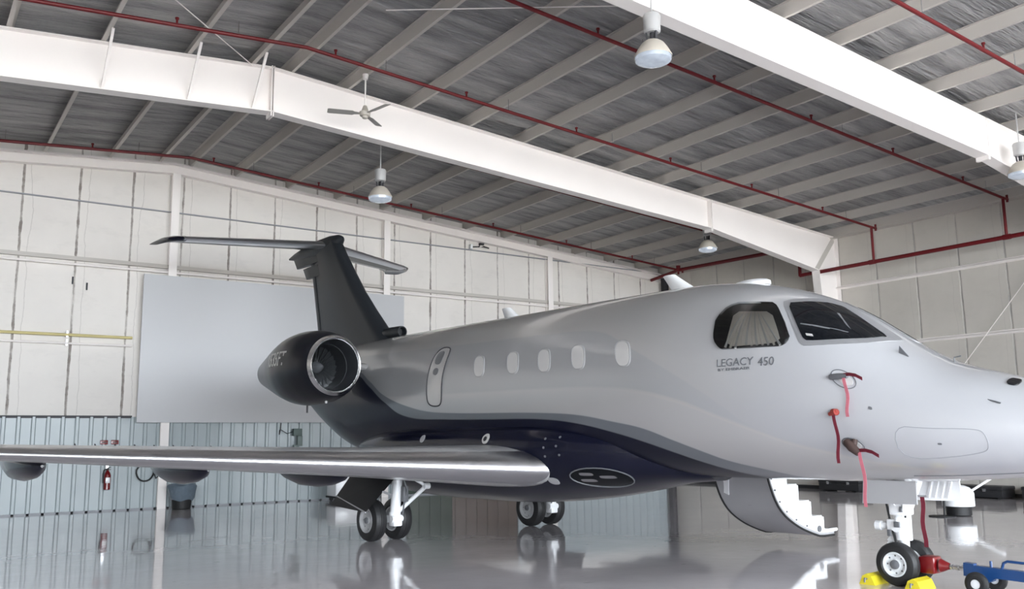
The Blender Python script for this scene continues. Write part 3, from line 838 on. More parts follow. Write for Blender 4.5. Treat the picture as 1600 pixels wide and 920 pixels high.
def patch(name, poly, m, off, parent, side=1, skirt=0.02, rings=7, wave=None):
    """a skin patch following the fuselage; poly = [(s, degrees)]"""
    bm = BM()
    cs = sum(p[0] for p in poly)/len(poly); ca = sum(p[1] for p in poly)/len(poly)
    V = []
    def pt(s_, a_, o_):
        a_ = R(a_) if side > 0 else PI-R(a_)
        return fus(s_, a_, o_)
    for i in range(rings):
        t = 1 - i/rings
        V.append([bm.verts.new(pt(cs+(p[0]-cs)*t, ca+(p[1]-ca)*t, off + (wave(cs+(p[0]-cs)*t) if wave else 0))) for p in poly])
    c = bm.verts.new(pt(cs, ca, off))
    sk = [bm.verts.new(pt(p[0], p[1], off-skirt)) for p in poly]
    n = len(poly)
    for j in range(n):
        bm.faces.new((sk[j], sk[(j+1) % n], V[0][(j+1) % n], V[0][j]))
        for a, b in zip(V[:-1], V[1:]): bm.faces.new((a[j], a[(j+1) % n], b[(j+1) % n], b[j]))
        bm.faces.new((V[-1][j], V[-1][(j+1) % n], c))
    return finish(name, bm, m, parent, angle=50)
def smooth_poly(P, it=2):
    for _ in range(it):
        Q = []
        for i in range(len(P)):
            a, b = P[i], P[(i+1) % len(P)]
            Q += [(a[0]*.75+b[0]*.25, a[1]*.75+b[1]*.25), (a[0]*.25+b[0]*.75, a[1]*.25+b[1]*.75)]
        P = Q
    return P
def oval(s0, a0, ds, da, n=28, e=3.0, shear=0.0):
    out = []
    for k in range(n):
        t = 2*PI*k/n
        c, s_ = math.cos(t), math.sin(t)
        v = math.copysign(abs(s_)**(2/e), s_)
        out.append((s0+ds*math.copysign(abs(c)**(2/e), c)+shear*v, a0+da*v))
    return out
def outline(name, poly, m, w, parent, side=1, off=0.001):
    pts = [fus(p[0], R(p[1]) if side > 0 else PI-R(p[1]), off) for p in poly]
    bm = BM(); tube(bm, pts, w, 6, closed=True)
    return finish(name, bm, m, parent)
def grow(poly, k, ka=None):
    cs = sum(p[0] for p in poly)/len(poly); ca = sum(p[1] for p in poly)/len(poly)
    return [(cs+(p[0]-cs)*k, ca+(p[1]-ca)*(ka or k)) for p in poly]

SIDEWIN = [(1.539, 24.2), (1.546, 28.1), (1.557, 32.1), (1.53, 37.0), (1.49, 41.8), (1.436, 44.9), (1.364, 47.5), (1.157, 50.1), (0.967, 52.6), (0.905, 51.0), (0.858, 48.6), (0.729, 40.0), (0.629, 31.1), (0.634, 28.1), (0.655, 25.6), (0.688, 23.9), (0.736, 22.6), (1.059, 18.5), (1.412, 15.7), (1.455, 17.0), (1.498, 18.9), (1.525, 21.2)]
CURT = [(1.362, 40.3), (1.133, 42.3), (0.925, 45.0), (0.792, 34.6), (0.700, 25.4), (1.013, 20.3), (1.365, 17.2), (1.344, 27.7)]
WSH = [(0.824, 57.1), (0.733, 61.2), (0.652, 66.1), (0.573, 70.1), (0.508, 75.3), (0.446, 77.4), (0.391, 80.0), (0.292, 78.3), (0.201, 77.1), (0.008, 75.0), (-0.160, 72.7), (-0.150, 69), (-0.081, 58.8), (0.051, 48.3), (0.232, 38.5), (0.430, 31.8), (0.471, 32.3), (0.501, 33.8), (0.638, 43.9)]
FRM = [(0.893, 56.9), (0.866, 59.4), (0.841, 62.2), (0.762, 66.8), (0.693, 72.1), (0.622, 77.8), (0.573, 83.4), (0.498, 85.6), (0.435, 87.0), (0.311, 87.0), (0.203, 86.5), (-0.02, 85.5), (-0.26, 83.5), (-0.235, 72), (-0.128, 55.6), (0.032, 44.0), (0.226, 34.6), (0.449, 27.6), (0.490, 28.1), (0.530, 30.0), (0.676, 41.6)]
for side in (1, -1):
    fr_ = patch('windshield_frame', smooth_poly(FRM, 1), M['frame_metal'], 0.006, jet, side, rings=6)
    fr_['label'] = 'bare metal windshield frame'
    patch('instrument_placard', [(0.47, 36.3), (0.40, 37.6), (0.38, 36.3), (0.45, 35.0)], M['silver'], 0.016, fr_, side, rings=3)
    patch('glareshield_edge', [(0.56, 42.5), (0.30, 47.0), (0.10, 53), (0.11, 52), (0.31, 46.1), (0.56, 41.7)], M['letter'], 0.0145, fr_, side, rings=2)
    patch('visor_arm', [(0.33, 66), (0.16, 58), (0.10, 56.5), (0.14, 58.5), (0.31, 67)], M['letter'], 0.0145, fr_, side, rings=2)
    g = patch('windshield_pane', smooth_poly(WSH, 1), M['glass'], 0.012, fr_, side, rings=8)
    w = patch('cockpit_side_window', SIDEWIN, M['seal_interior'], 0.008, jet, side)
    c = patch('curtain', smooth_poly(CURT, 1), M['curtain'], 0.016, w, side, skirt=0.01, rings=7)
    # pleats gathered under the top of the curtain
    for k in range(11):
        f = (k-5)/5.0
        s_top = 1.13 - 0.19*f*abs(f)*0 - 0.10*f; s_bot = 1.03 - 0.33*f
        pts = [fus(s_top+(s_bot-s_top)*t, R((42.5-abs(f)*1.0)+((19.8+0.9*(-f)*0+(-3.0 if f < -0.5 else 3.2*max(f, 0)*1.2))-(42.5-abs(f)))*t) if side > 0 else PI-R(42.5+(20.5-42.5)*t), 0.018) for t in [i/8 for i in range(9)]]
        bm = BM(); tube(bm, pts, [0.002]+[0.006+0.0012*i for i in range(8)], 6)
        finish('curtain_pleat', bm, M['curtain'] if k % 2 else M['shade'], w)
    patch('window_pane', SIDEWIN, M['clear'], 0.034, w, side, skirt=0.03)
    # cabin windows with their shades down
    for s0, a0 in ((5.93, 17.3), (5.13, 17.2), (4.44, 16.4), (3.755, 16.2), (2.935, 15.6)):
        w = patch('cabin_window', oval(s0, a0, 0.135, 8.0, e=2.8, shear=0.045), M['silver'], 0.005, jet, side, rings=5)
        patch('window_shade', oval(s0+0.005, a0-0.3, 0.112, 6.9, e=2.8, shear=0.04), M['shade'], 0.008, w, side, rings=5)
        outline('window_gap', oval(s0, a0, 0.128, 7.6, e=2.8, shear=0.042), M['line_soft'], 0.0035, w, side, 0.006)
# emergency exit
DOOR = [(6.87, 35.0), (7.03, 36.8), (7.16, 35.2), (7.235, 30), (7.262, 24), (7.272, 12.5), (7.262, 2), (7.225, -4.2), (7.11, -6.4), (6.93, -6.5), (6.86, -4.5), (6.84, 0), (6.85, 8), (6.85, 14), (6.835, 25), (6.84, 31)]
dr = patch('emergency_exit', smooth_poly(DOOR, 1), M['silver'], 0.004, jet, 1, rings=6)
outline('exit_seam', smooth_poly(DOOR, 2), M['line'], 0.011, dr, 1, 0.004)
patch('exit_window', oval(7.07, 27.5, 0.095, 5.6), M['letter'], 0.009, dr, 1, rings=4)
patch('exit_latch', oval(7.07, 16.5, 0.07, 2.6, e=2.2), M['letter'], 0.010, dr, 1, rings=4)
# access doors, seams, small fittings on the skin
PANEL = [(-0.45, -6.0), (-0.75, -4.0), (-1.16, -1.5), (-1.25, -4), (-1.265, -20), (-1.20, -27), (-0.9, -33), (-0.45, -37)]
outline('access_panel', smooth_poly(PANEL, 2), M['line_soft'], 0.004, jet, 1, 0.0)
for s0, a0, ds, da in ((0.01, 15.8, 0.125, 5.6), (0.0, -28.2, 0.11, 5.2)):
    outline('probe_plate', oval(s0, a0, ds, da, e=2.0), M['letter'], 0.005, jet, 1, 0.002)
    patch('probe_base', oval(s0-0.02, a0, ds*0.6, da*0.6, e=2.0), M['shade'], 0.006, jet, 1, rings=3)
patch('landing_light', oval(-1.40, 63, 0.05, 8), M['glass'], 0.012, jet, 1, rings=4)
patch('landing_light', oval(-1.40, 63, 0.05, 8), M['glass'], 0.012, jet, -1, rings=4)
for s0, a0 in ((-0.253, 2.5), (-0.85, -18.0)):
    patch('static_port', oval(s0, a0, 0.018, 1.0), M['letter'], 0.004, jet, 1, rings=3)
bm = BM(); p = Vector(fus(-1.32, R(28), 0)); tube(bm, [p+Vector((-0.07, 0.0, 0.02)), p+Vector((0, -0.01, 0.0)), p+Vector((0.06, -0.01, -0.02))], 0.008, 6); finish('probe', bm, M['letter'], jet)
bm = BM(); p = Vector(fus(-0.40, R(60), 0)); slab(bm, [p+Vector((-0.05, 0, -0.02)), p+Vector((0.06, 0, -0.03)), p+Vector((-0.02, -0.03, 0.09))], (0, 0.012, 0)); finish('ice_detector', bm, M['letter'], jet, smooth=False)
bm = BM(); p = Vector(fus(-0.75, R(84), 0)); tube(bm, [p+Vector((0, 0, -0.02)), p+Vector((0, 0, 0.05)), p+Vector((0.07, 0, 0.06))], 0.008, 6); finish('probe', bm, M['letter'], jet)
# gear bay door seams along the keel
for off_ in (0.25,):
    bm = BM(); tube(bm, [fus(s_, R(-62), 0.0) for s_ in [-1.7+0.1*k for k in range(14)]], 0.006, 6); finish('bay_seam', bm, M['letter'], jet)

def letters(text, size, place, m, parent, name='lettering', xs=1.0, font_off=0.0):
    cu = bpy.data.curves.new('tmp', 'FONT'); cu.body = text; cu.size = size; cu.resolution_u = 3
    cu.offset = font_off
    to = bpy.data.objects.new('tmp', cu); col.objects.link(to)
    dg = bpy.context.evaluated_depsgraph_get(); dg.update()
    me = bpy.data.meshes.new_from_object(to.evaluated_get(dg))
    bpy.data.objects.remove(to)
    bm = BM(); bm.from_mesh(me)
    bmesh.ops.triangulate(bm, faces=bm.faces[:])
    r_ = bmesh.ops.extrude_face_region(bm, geom=bm.faces[:])
    for v in [g for g in r_['geom'] if isinstance(g, bmesh.types.BMVert)]: v.co.z = 1
    for v in bm.verts:
        v.co = Vector(place(v.co.x*xs, v.co.y, v.co.z > 0.5))
    return finish(name, bm, m, parent, smooth=False)
def side_place(s0, z0, side=1):
    def f(x, y, outer):
        s_ = s0 - x
        z = z0 + y
        zt, zb, hw = interp(ST, s_, 1), interp(ST, s_, 2), interp(ST, s_, 3)
        zc = zb+(zt-zb)*0.48
        sn = min(0.999, max(-0.999, ((z-zc)/(zt-zc))**(2.15/2) if z > zc else -((zc-z)/(zc-zb))**(2.15/2)))
        return fus(s_, math.asin(sn), 0.007 if outer else -0.01)
    return f
letters('LEGACY', 0.125, side_place(1.475, 2.375), M['letter'], jet, xs=1.02)
letters('450', 0.135, side_place(0.945, 2.355), M['letter'], jet, xs=0.95)
letters('BY EMBRAER', 0.042, side_place(1.455, 2.325), M['letter'], jet, xs=1.75)

# belly fairing
FB = [(2.35, 1.40, 1.02, 0.30), (2.9, 1.62, 0.97, 0.72), (3.5, 1.80, 0.86, 1.03), (4.2, 1.90, 0.74, 1.20), (5.0, 1.95, 0.65, 1.28), (6.0, 1.95, 0.60, 1.30), (7.5, 1.95, 0.60, 1.30), (8.6, 1.92, 0.64, 1.24), (9.4, 1.85, 0.74, 1.08), (10.1, 1.75, 0.98, 0.80), (10.6, 1.65, 1.22, 0.40)]
def belly(s_, a):
    zt, zb, hw = interp(FB, s_, 1), interp(FB, s_, 2), interp(FB, s_, 3)
    zc = zb+(zt-zb)*0.62
    c, sn = math.cos(a), math.sin(a); e = 2/2.5
    h = (zt-zc) if sn > 0 else (zc-zb)
    return (-s_, -hw*math.copysign(abs(c)**e, c), zc+h*math.copysign(abs(sn)**e, sn))
bm = BM()
loft(bm, [[belly(2.35+8.25*i/70, 2*PI*k/64) for k in range(64)] for i in range(71)])
bf = finish('belly_fairing', bm, M['navy'], jet, angle=60)
def on_belly(name, s0, z0, ds, dz, m, parent, off=0.012, e=2.2, n=24, rings=5, outl=False):
    def pt(s_, z, o):
        zt, zb, hw = interp(FB, s_, 1), interp(FB, s_, 2), interp(FB, s_, 3)
        zc = zb+(zt-zb)*0.62; h = (zt-zc) if z > zc else (zc-zb)
        rr = hw*max(0.0, 1-min(1, abs(z-zc)/h)**2.5)**(1/2.5)
        zt2, zb2, hw2 = interp(ST, s_, 1), interp(ST, s_, 2), interp(ST, s_, 3)
        zc2 = zb2+(zt2-zb2)*0.48; h2 = (zt2-zc2) if z > zc2 else (zc2-zb2)
        r2 = hw2*max(0.0, 1-min(1, abs(z-zc2)/h2)**2.15)**(1/2.15)
        return (-s_, -(max(rr, r2)+o), z)
    poly = []
    for k in range(n):
        t = 2*PI*k/n; c, s_ = math.cos(t), math.sin(t)
        poly.append((s0+ds*math.copysign(abs(c)**(2/e), c), z0+dz*math.copysign(abs(s_)**(2/e), s_)))
    bm = BM()
    if outl:
        tube(bm, [pt(a, b, off) for a, b in poly], outl, 6, closed=True)
        return finish(name, bm, m, parent)
    V = [[bm.verts.new(pt(s0+(a-s0)*(1-i/rings), z0+(b-z0)*(1-i/rings), off)) for a, b in poly] for i in range(rings)]
    c = bm.verts.new(pt(s0, z0, off)); sk = [bm.verts.new(pt(a, b, -0.03)) for a, b in poly]
    for j in range(n):
        bm.faces.new((sk[j], sk[(j+1) % n], V[0][(j+1) % n], V[0][j]))
        for a, b in zip(V[:-1], V[1:]): bm.faces.new((a[j], a[(j+1) % n], b[(j+1) % n], b[j]))
        bm.faces.new((V[-1][j], V[-1][(j+1) % n], c))
    return finish(name, bm, m, parent)
ll = on_belly('wing_root_light', 3.65, 1.06, 0.42, 0.13, M['glass'], bf, 0.010, 2.0)
on_belly('light_bezel', 3.65, 1.06, 0.42, 0.13, M['letter'], bf, 0.012, 2.0, outl=0.010)
for k, (s0, z0, dx) in enumerate(((3.80, 1.105, 0.10), (3.82, 1.02, 0.11), (3.52, 1.07, 0.11))):
    on_belly('lamp_bar', s0, z0, dx, 0.020, M['steel'], bf, 0.020, 3.5)
on_belly('vent_cap', 4.40, 1.0, 0.085, 0.05, M['door_grey'], bf, 0.012)
on_belly('fuel_cap', 5.65, 1.59, 0.075, 0.075, M['shade'], bf, 0.01, 2.0)
on_belly('fuel_cap', 5.65, 1.59, 0.035, 0.035, M['line'], bf, 0.016, 2.0)
on_belly('drain_port', 7.30, 1.60, 0.055, 0.06, M['door_grey'], bf, 0.012, 2.0)
for s0, z0 in ((4.15, 1.60), (4.20, 1.48), (4.15, 1.36), (4.4, 1.58), (4.42, 1.46), (4.4, 1.34)):
    on_belly('screw_dot', s0, z0, 0.016, 0.016, M['letter'], bf, 0.008, 2.0, rings=2)

# wings
def naca(t, n=22):
    up, lo = [], []
    for i in range(n+1):
        x = 0.5*(1-math.cos(PI*i/n))
        y = 5*t*(0.2969*math.sqrt(x)-0.126*x-0.3516*x*x+0.2843*x**3-0.1036*x**4)
        cm = 0.012*math.sin(PI*x)
        up.append((x, y+cm)); lo.append((x, -y+cm))
    return up[::-1] + lo[1:-1]          # TE -> LE (upper), LE -> TE (lower)
WR = [0.9, 1.3, 2.0, 3.3, 5.0, 7.0, 9.3]
def wing_at(r):
    le = 4.47 + 0.466*(r-1.3); z = 1.165+0.052*(r-1.3)
    ch = 3.95 - 0.52*(r-1.3) if r < 3.3 else 2.91 - 0.262*(r-3.3)
    th = 0.150 - 0.007*(r-1.3)
    if r < 1.3: le = 4.47 - 0.3*(1.3-r)*2; z = 1.165
    return le, z, ch, max(0.10, th)
def wing_ring(r, side, lo=0.0, hi=1.0, grow_=0.0, n=22):
    le, z, ch, th = wing_at(r)
    out = []
    for x, y in naca(th, n):
        if x > hi: x, y = hi, None
        if y is None:
            continue
        out.append((x, y))
    return [P3(le+x*ch, side*r, z+y*ch) for x, y in out]
for side in (1, -1):
    bm = BM()
    rs = [0.6, 0.9, 1.1, 1.3, 1.6, 2.0, 2.6, 3.3, 4.0, 5.0, 6.0, 7.0, 8.0, 9.0]
    rings = [wing_ring(r_, side) for r_ in rs]
    # blended winglet
    le, z, ch, th = wing_at(9.0)
    for dr_, dz_, sc_, sh_ in ((0.35, 0.06, 0.92, 0.2), (0.60, 0.28, 0.74, 0.50), (0.78, 0.72, 0.55, 0.90), (0.92, 1.20, 0.38, 1.32)):
        ang = min(1.2, math.atan2(dz_, dr_)*1.3)
        rings.append([P3(le+sh_+x*ch*sc_, side*(9.0+dr_-y*ch*sc_*math.sin(ang)), z+dz_+y*ch*sc_*math.cos(ang)) for x, y in naca(th)])
    loft(bm, rings)
    wg = finish('wing', bm, M['wing_grey'], jet, angle=40)
    # polished leading edge
    bm = BM()
    rings = []
    for r_ in [1.15, 1.25, 1.35, 1.6, 2.0, 2.6, 3.3, 4.0, 5.0, 6.0, 7.0, 8.0, 9.0]:
        le, z, ch, th = wing_at(r_)
        k = 1.0
        pts = [(x, y) for x, y in naca(th, 40) if x <= 0.115]
        rings.append([P3(le-0.004+(1-k)*0.25+x*ch, side*r_, z+0.0*ch+(y*1.02)*ch*k) for x, y in pts])
    V = loft(bm, rings, False, False)
    for rg in V: pass
    le_ = finish('leading_edge', bm, M['le_metal'], wg, angle=60)
    le_['label'] = 'polished bare metal leading edge'
    # flap track fairings
    for r_ in (3.05, 4.85, 6.75):
        le, z, ch, th = wing_at(r_)
        bm = BM()
        prof = [(0, 0.02), (0.15, 0.09), (0.45, 0.15), (0.9, 0.19), (1.4, 0.19), (1.9, 0.13), (2.2, 0.06), (2.35, 0.015)]
        rings = []
        for a, rr in prof:
            rings.append([P3(le+ch*0.42+a, side*(r_+rr*0.95*math.cos(t)), z-0.13+0.02*a+rr*(1.25 if math.sin(t) < 0 else 0.6)*math.sin(t)) for t in [2*PI*k/20 for k in range(20)]])
        loft(bm, rings)
        finish('flap_track_fairing', bm, M['navy'], wg)
    # vortilons / vortex generators along the top
    for k in range(14):
        r_ = 3.6 + 0.22*k
        le, z, ch, th = wing_at(r_)
        bm = BM(); slab(bm, [P3(le+0.30*ch, side*r_, z+0.062*ch), P3(le+0.30*ch+0.07, side*r_, z+0.062*ch), P3(le+0.30*ch+0.07, side*r_, z+0.062*ch+0.035), P3(le+0.30*ch+0.03, side*r_, z+0.062*ch+0.03)], (0, 0.006, 0))
        finish('vortex_generator', bm, M['line'], wg, smooth=False)

# engines
def make_engine(side):
    C = P3(9.0, side*1.92, 2.89)
    mt = Matrix.Translation(C) @ Matrix.Rotation(-PI/2, 4, 'Y')      # axis runs aft
    bm = BM()
    npf = [(0.05, 0.515), (0.12, 0.555), (0.3, 0.61), (0.6, 0.66), (0.9, 0.675), (1.2, 0.655), (1.6, 0.57), (2.0, 0.455), (2.4, 0.335), (2.62, 0.27)]
    lathe(bm, [(0.05, 0.515)]+[(0.08+2.54*i/40, interp(npf, 0.08+2.54*i/40, 1)) for i in range(41)]+[(2.63, 0.25), (2.5, 0.24), (2.2, 0.22)], 56, mt, cap0=False)
    en = finish('engine_nacelle', bm, M['nacelle'], jet, angle=40)
    bm = BM()
    lathe(bm, [(0.075, 0.531), (0.05, 0.517), (0.015, 0.497), (0.0, 0.482), (0.010, 0.466), (0.035, 0.452)], 56, mt, False, False)
    finish('inlet_lip', bm, M['chrome'], en)
    bm = BM()
    lathe(bm, [(0.035, 0.452), (0.15, 0.42), (0.35, 0.405), (0.36, 0.395), (0.75, 0.40), (0.80, 0.40)], 48, mt, False, False)
    finish('inlet_duct', bm, M['duct'], en)
    bm = BM()
    lathe(bm, [(0.80, 0.41), (0.82, 0.41), (0.82, 0.05)], 40, mt, False, True)
    finish('fan_case', bm, M['black'], en)
    bm = BM()
    for k in range(24):
        a = 2*PI*k/24
        rg = []
        for rr, tw, w in ((0.10, 0.5, 0.035), (0.22, 0.8, 0.05), (0.395, 1.05, 0.062)):
            d = Vector((math.cos(a), math.sin(a), 0)); t = Vector((-math.sin(a), math.cos(a), 0))
            ch = t*math.sin(tw)+Vector((0, 0, 1))*math.cos(tw)
            nn = d.cross(ch)
            c = d*rr+Vector((0, 0, 0.74))
            rg.append([mt @ (c+ch*w+nn*0.003), mt @ (c+ch*w-nn*0.003), mt @ (c-ch*w-nn*0.003), mt @ (c-ch*w+nn*0.003)])
        loft(bm, rg)
    finish('fan_blades', bm, mat('fan_titanium', (0.07, 0.075, 0.08), 0.4, 0.6) if side > 0 else bpy.data.materials['fan_titanium'], en, smooth=False)
    bm = BM(); lathe(bm, [(0.50, 0.004), (0.56, 0.05), (0.66, 0.09), (0.76, 0.115)], 24, mt, True, True); finish('spinner', bm, M['letter'], en)
    bm = BM(); lathe(bm, [(2.15, 0.21), (2.4, 0.15), (2.66, 0.05), (2.68, 0.01)], 24, mt); finish('exhaust_cone', bm, M['steel'], en)
    # pylon
    bm = BM()
    rings = []
    for r_, s0, s1, zz in ((0.75, 9.35, 11.9, 2.92), (1.1, 9.45, 11.8, 2.92), (1.45, 9.75, 11.3, 2.90)):
        rings.append([P3(s0+x*(s1-s0), side*r_, zz+y*(s1-s0)) for x, y in naca(0.085, 14)])
    loft(bm, rings)
    finish('pylon', bm, M['silver'], en)
    bm = BM(); p = C+Vector((-1.05, 0.0, -0.66)); tube(bm, [p, p+Vector((0, 0, -0.14))], 0.018, 8); finish('drain_mast', bm, M['line'], en)
    bm = BM(); p = C+Vector((-0.35, 0.0, -0.625)); lathe(bm, [(-0.02, 0.03), (0.03, 0.02)], 12, Matrix.Translation(p) @ Matrix.Rotation(PI, 4, 'X')); finish('drain_port', bm, M['shade'], en)
    def on_nac(x, y, outer):
        # reads from the exhaust towards the inlet, wrapped round the outboard flank
        aa = 1.50-x if side > 0 else 0.5+x
        rr = interp(npf, aa, 1)+(0.006 if outer else -0.01)
        th = y/0.66 + 0.03
        return C + Vector((-aa, -side*rr*math.cos(th), rr*math.sin(th)))
    letters('N535FT', 0.37, on_nac, M['letter_light'], en, xs=0.66)
make_engine(1)
make_engine(-1)

# fin
FN = [(3.25, 9.75, 13.00, 0.42), (3.55, 10.12, 13.05, 0.40), (3.81, 10.42, 13.12, 0.38), (4.25, 10.90, 13.22, 0.35), (4.68, 11.34, 13.33, 0.33), (5.2, 11.80, 13.46, 0.30), (5.7, 12.22, 13.6, 0.28), (6.0, 12.45, 13.75, 0.27)]
bm = BM()
def finring(z, s0, s1, w):
    c = s1-s0
    out = []
    n = 20
    up = []
    for i in range(n+1):
        x = 0.5*(1-math.cos(PI*i/n))
        y = 0.5*w*min(1.0, (math.sqrt(x/0.10)*1.15-0.15*x/0.1) if x < 0.10 else 1.0)*(1 if x < 0.35 else 1-((x-0.35)/0.65)**1.6*0.93)
        up.append((x, y))
    prof = up[::-1] + [(x, -y) for x, y in up[1:-1]]
    return [P3(s0+x*c, y, z) for x, y in prof]
loft(bm, [finring(*f) for f in FN])
fin = finish('vertical_fin', bm, M['fin_paint'], jet, angle=50)
# bullet fairing at the top and the stepped rudder horn below it
bm = BM()
prof = [(12.28, 0.01, 5.98), (12.33, 0.07, 5.98), (12.45, 0.12, 5.97), (12.8, 0.155, 5.965), (13.4, 0.16, 5.955), (14.0, 0.13, 5.94), (14.5, 0.08, 5.93), (14.85, 0.02, 5.93)]
loft(bm, [[P3(s_, rr*math.cos(t), zz+rr*1.15*math.sin(t)) for t in [2*PI*k/24 for k in range(24)]] for s_, rr, zz in prof])
finish('bullet_fairing', bm, M['fin_paint'], fin)
for (s0, s1, z0, z1) in ((13.3, 14.62, 5.62, 5.86), (13.3, 14.12, 5.30, 5.56)):
    bm = BM()
    loft(bm, [[P3(s0+(s1-s0)*x-(0.18*(1-k)), y*0.7, z0+(z1-z0)*k) for x, y in [(0, .10), (0.6, .09), (0.95, .04), (1, 0), (0.95, -.04), (0.6, -.09), (0, -.10)]] for k in (0, 0.5, 1.0)])
    finish('rudder_horn', bm, M['fin_paint'], fin)
bm = BM()
loft(bm, [finring(z, s1-0.02, s1+0.16, 0.05) for z, s0, s1, w in FN[2:-1]])
finish('rudder', bm, M['fin_paint'], fin)
# dorsal intake
bm = BM()
rings = []
for s_, rr, zz in ((9.86, 0.105, 3.69), (9.95, 0.115, 3.69), (10.3, 0.13, 3.68), (10.8, 0.13, 3.66), (11.3, 0.08, 3.6)):
    rings.append([P3(s_, rr*math.cos(t), zz+rr*math.sin(t)) for t in [2*PI*k/24 for k in range(24)]])
for s_, rr, zz in ((9.86, 0.085, 3.69), (9.95, 0.08, 3.69), (10.1, 0.075, 3.69)):
    rings.insert(0, [P3(s_, rr*math.cos(t), zz+rr*math.sin(t)) for t in [2*PI*k/24 for k in range(24)]])
loft(bm, rings)
finish('dorsal_intake', bm, M['fin_paint'], fin)
bm = BM(); lathe(bm, [(0, 0.002), (0.004, 0.078)], 20, Matrix.Translation(P3(9.98, 0, 3.69)) @ Matrix.Rotation(-PI/2, 4, 'Y')); finish('intake_throat', bm, M['black'], fin)

# tailplane
bm = BM()
TS = [(-3.08, 14.42, 15.30), (-2.95, 14.17, 15.28), (-2.85, 14.05, 15.24), (-1.5, 13.42, 14.85), (-0.1, 12.78, 14.45), (0.1, 12.78, 14.45), (1.5, 13.42, 14.85), (2.85, 14.05, 15.24), (2.95, 14.17, 15.28), (3.08, 14.42, 15.30)]
def ts_ring(r, s0, s1, g=0.0, hi=1.0):
    t = 0.11
    return [P3(s0+x*(s1-s0)-g, r, 5.925+0.11*x*(s1-s0)+y*(s1-s0)*(1+g*6)) for x, y in naca(t, 16) if x <= hi]
loft(bm, [ts_ring(*t) for t in TS])
tp = finish('tailplane', bm, M['fin_paint'], jet)
for side in (1, -1):
    bm = BM()
    rg = [(0.1, 12.78, 14.45), (1.5, 13.42, 14.85), (2.85, 14.05, 15.24)]
    V = loft(bm, [ts_ring(side*a, b, c, 0.004, 0.30) for a, b, c in rg], False, False)
    finish('leading_edge', bm, M['le_metal'], tp)
    bm = BM()
    loft(bm, [[p+Vector((0, 0, 0)) for p in ts_ring(side*r_, a, b, 0.005)] for r_, a, b in ((2.80, 14.03, 15.32), (2.95, 14.13, 15.38), (3.06, 14.35, 15.46), (3.12, 14.75, 15.52))])
    finish('tip_cap', bm, M['navy'], tp)
    bm = BM()
    loft(bm, [[P3(s1-0.42+x*0.46, side*r_, 5.927+0.11*(s1-0.42+x*0.46-(12.78+(r_-0.1)*0.462))+y*0.5) for x, y in naca(0.13, 8)] for r_, s1 in ((0.25, 14.5), (1.5, 14.86), (2.78, 15.22))])
    finish('elevator', bm, M['wing_grey'], tp)

# antennas on the crown
for s_, h, sw in ((2.75, 0.26, 0.30), (6.4, 0.22, 0.20)):
    bm = BM()
    z = 3.55
    loft(bm, [[P3(s_-0.14*(1-k)+sw*k*0.8+x*(0.42-0.2*k), y*0.9, z+h*k) for x, y in naca(0.10, 8)] for k in (0, 0.5, 1)])
    finish('blade_antenna', bm, M['white_gloss'], jet)
bm = BM()
loft(bm, [[P3(1.75+0.28*math.cos(t)*q, 0.11*math.sin(t)*q, 3.50+zz) for t in [2*PI*k/20 for k in range(20)]] for q, zz in ((1.0, -0.03), (0.98, 0.02), (0.8, 0.045), (0.45, 0.06), (0.1, 0.065))])
finish('antenna_dome', bm, M['white_gloss'], jet)

# wheels
def wheel(parent, c, rad, wid, rimr, name='wheel'):
    mt = Matrix.Translation(c) @ Matrix.Rotation(PI/2, 4, 'X')
    h = wid/2
    bm = BM()
    lathe(bm, [(-h*0.80, rimr), (-h, rimr+0.02), (-h, rad-0.07), (-h*0.82, rad-0.022), (-h*0.5, rad-0.003), (-h*0.2, rad), (-h*0.17, rad-0.006), (-h*0.13, rad-0.006), (-h*0.1, rad), (h*0.1, rad), (h*0.13, rad-0.006), (h*0.17, rad-0.006), (h*0.2, rad), (h*0.5, rad-0.003), (h*0.82, rad-0.022), (h, rad-0.07), (h, rimr+0.02), (h*0.8, rimr)], 48, mt, False, False)
    w = finish(name, bm, M['tyre'], parent, angle=30)
    return w
def rim(parent, c, wid, rimr, hubm=None):
    mt = Matrix.Translation(c) @ Matrix.Rotation(PI/2, 4, 'X')
    h = wid/2
    bm = BM()
    lathe(bm, [(-h*0.8, 0.03), (-h*0.8, 0.055), (-h*0.55, 0.06), (-h*0.5, rimr*0.62), (-h*0.55, rimr*0.86), (-h*0.95, rimr*0.9), (-h*0.98, rimr), (-h*0.8, rimr+0.008), (h*0.8, rimr+0.008), (h*0.98, rimr), (h*0.95, rimr*0.9), (h*0.55, rimr*0.86), (h*0.5, rimr*0.62), (h*0.55, 0.06), (h*0.8, 0.055), (h*0.8, 0.03)], 40, mt)
    o = finish('wheel_rim', bm, hubm or M['rim'], parent, angle=30)
    bm = BM()
    for sd in (-1, 1):
        for k in range(8):
            a = 2*PI*k/8
            lathe(bm, [(0, 0.010), (0.012, 0.010)], 8, Matrix.Translation(Vector(c)+Vector((rimr*0.72*math.cos(a), sd*(h*0.55), rimr*0.72*math.sin(a)))) @ Matrix.Rotation(PI/2*sd, 4, 'X'))
        lathe(bm, [(0, 0.05), (0.02, 0.045), (0.03, 0.02)], 16, Matrix.Translation(Vector(c)+Vector((0, sd*h*0.8, 0))) @ Matrix.Rotation(-PI/2*sd, 4, 'X'))
    finish('hub_bolts', bm, M['letter'], parent)
    return o

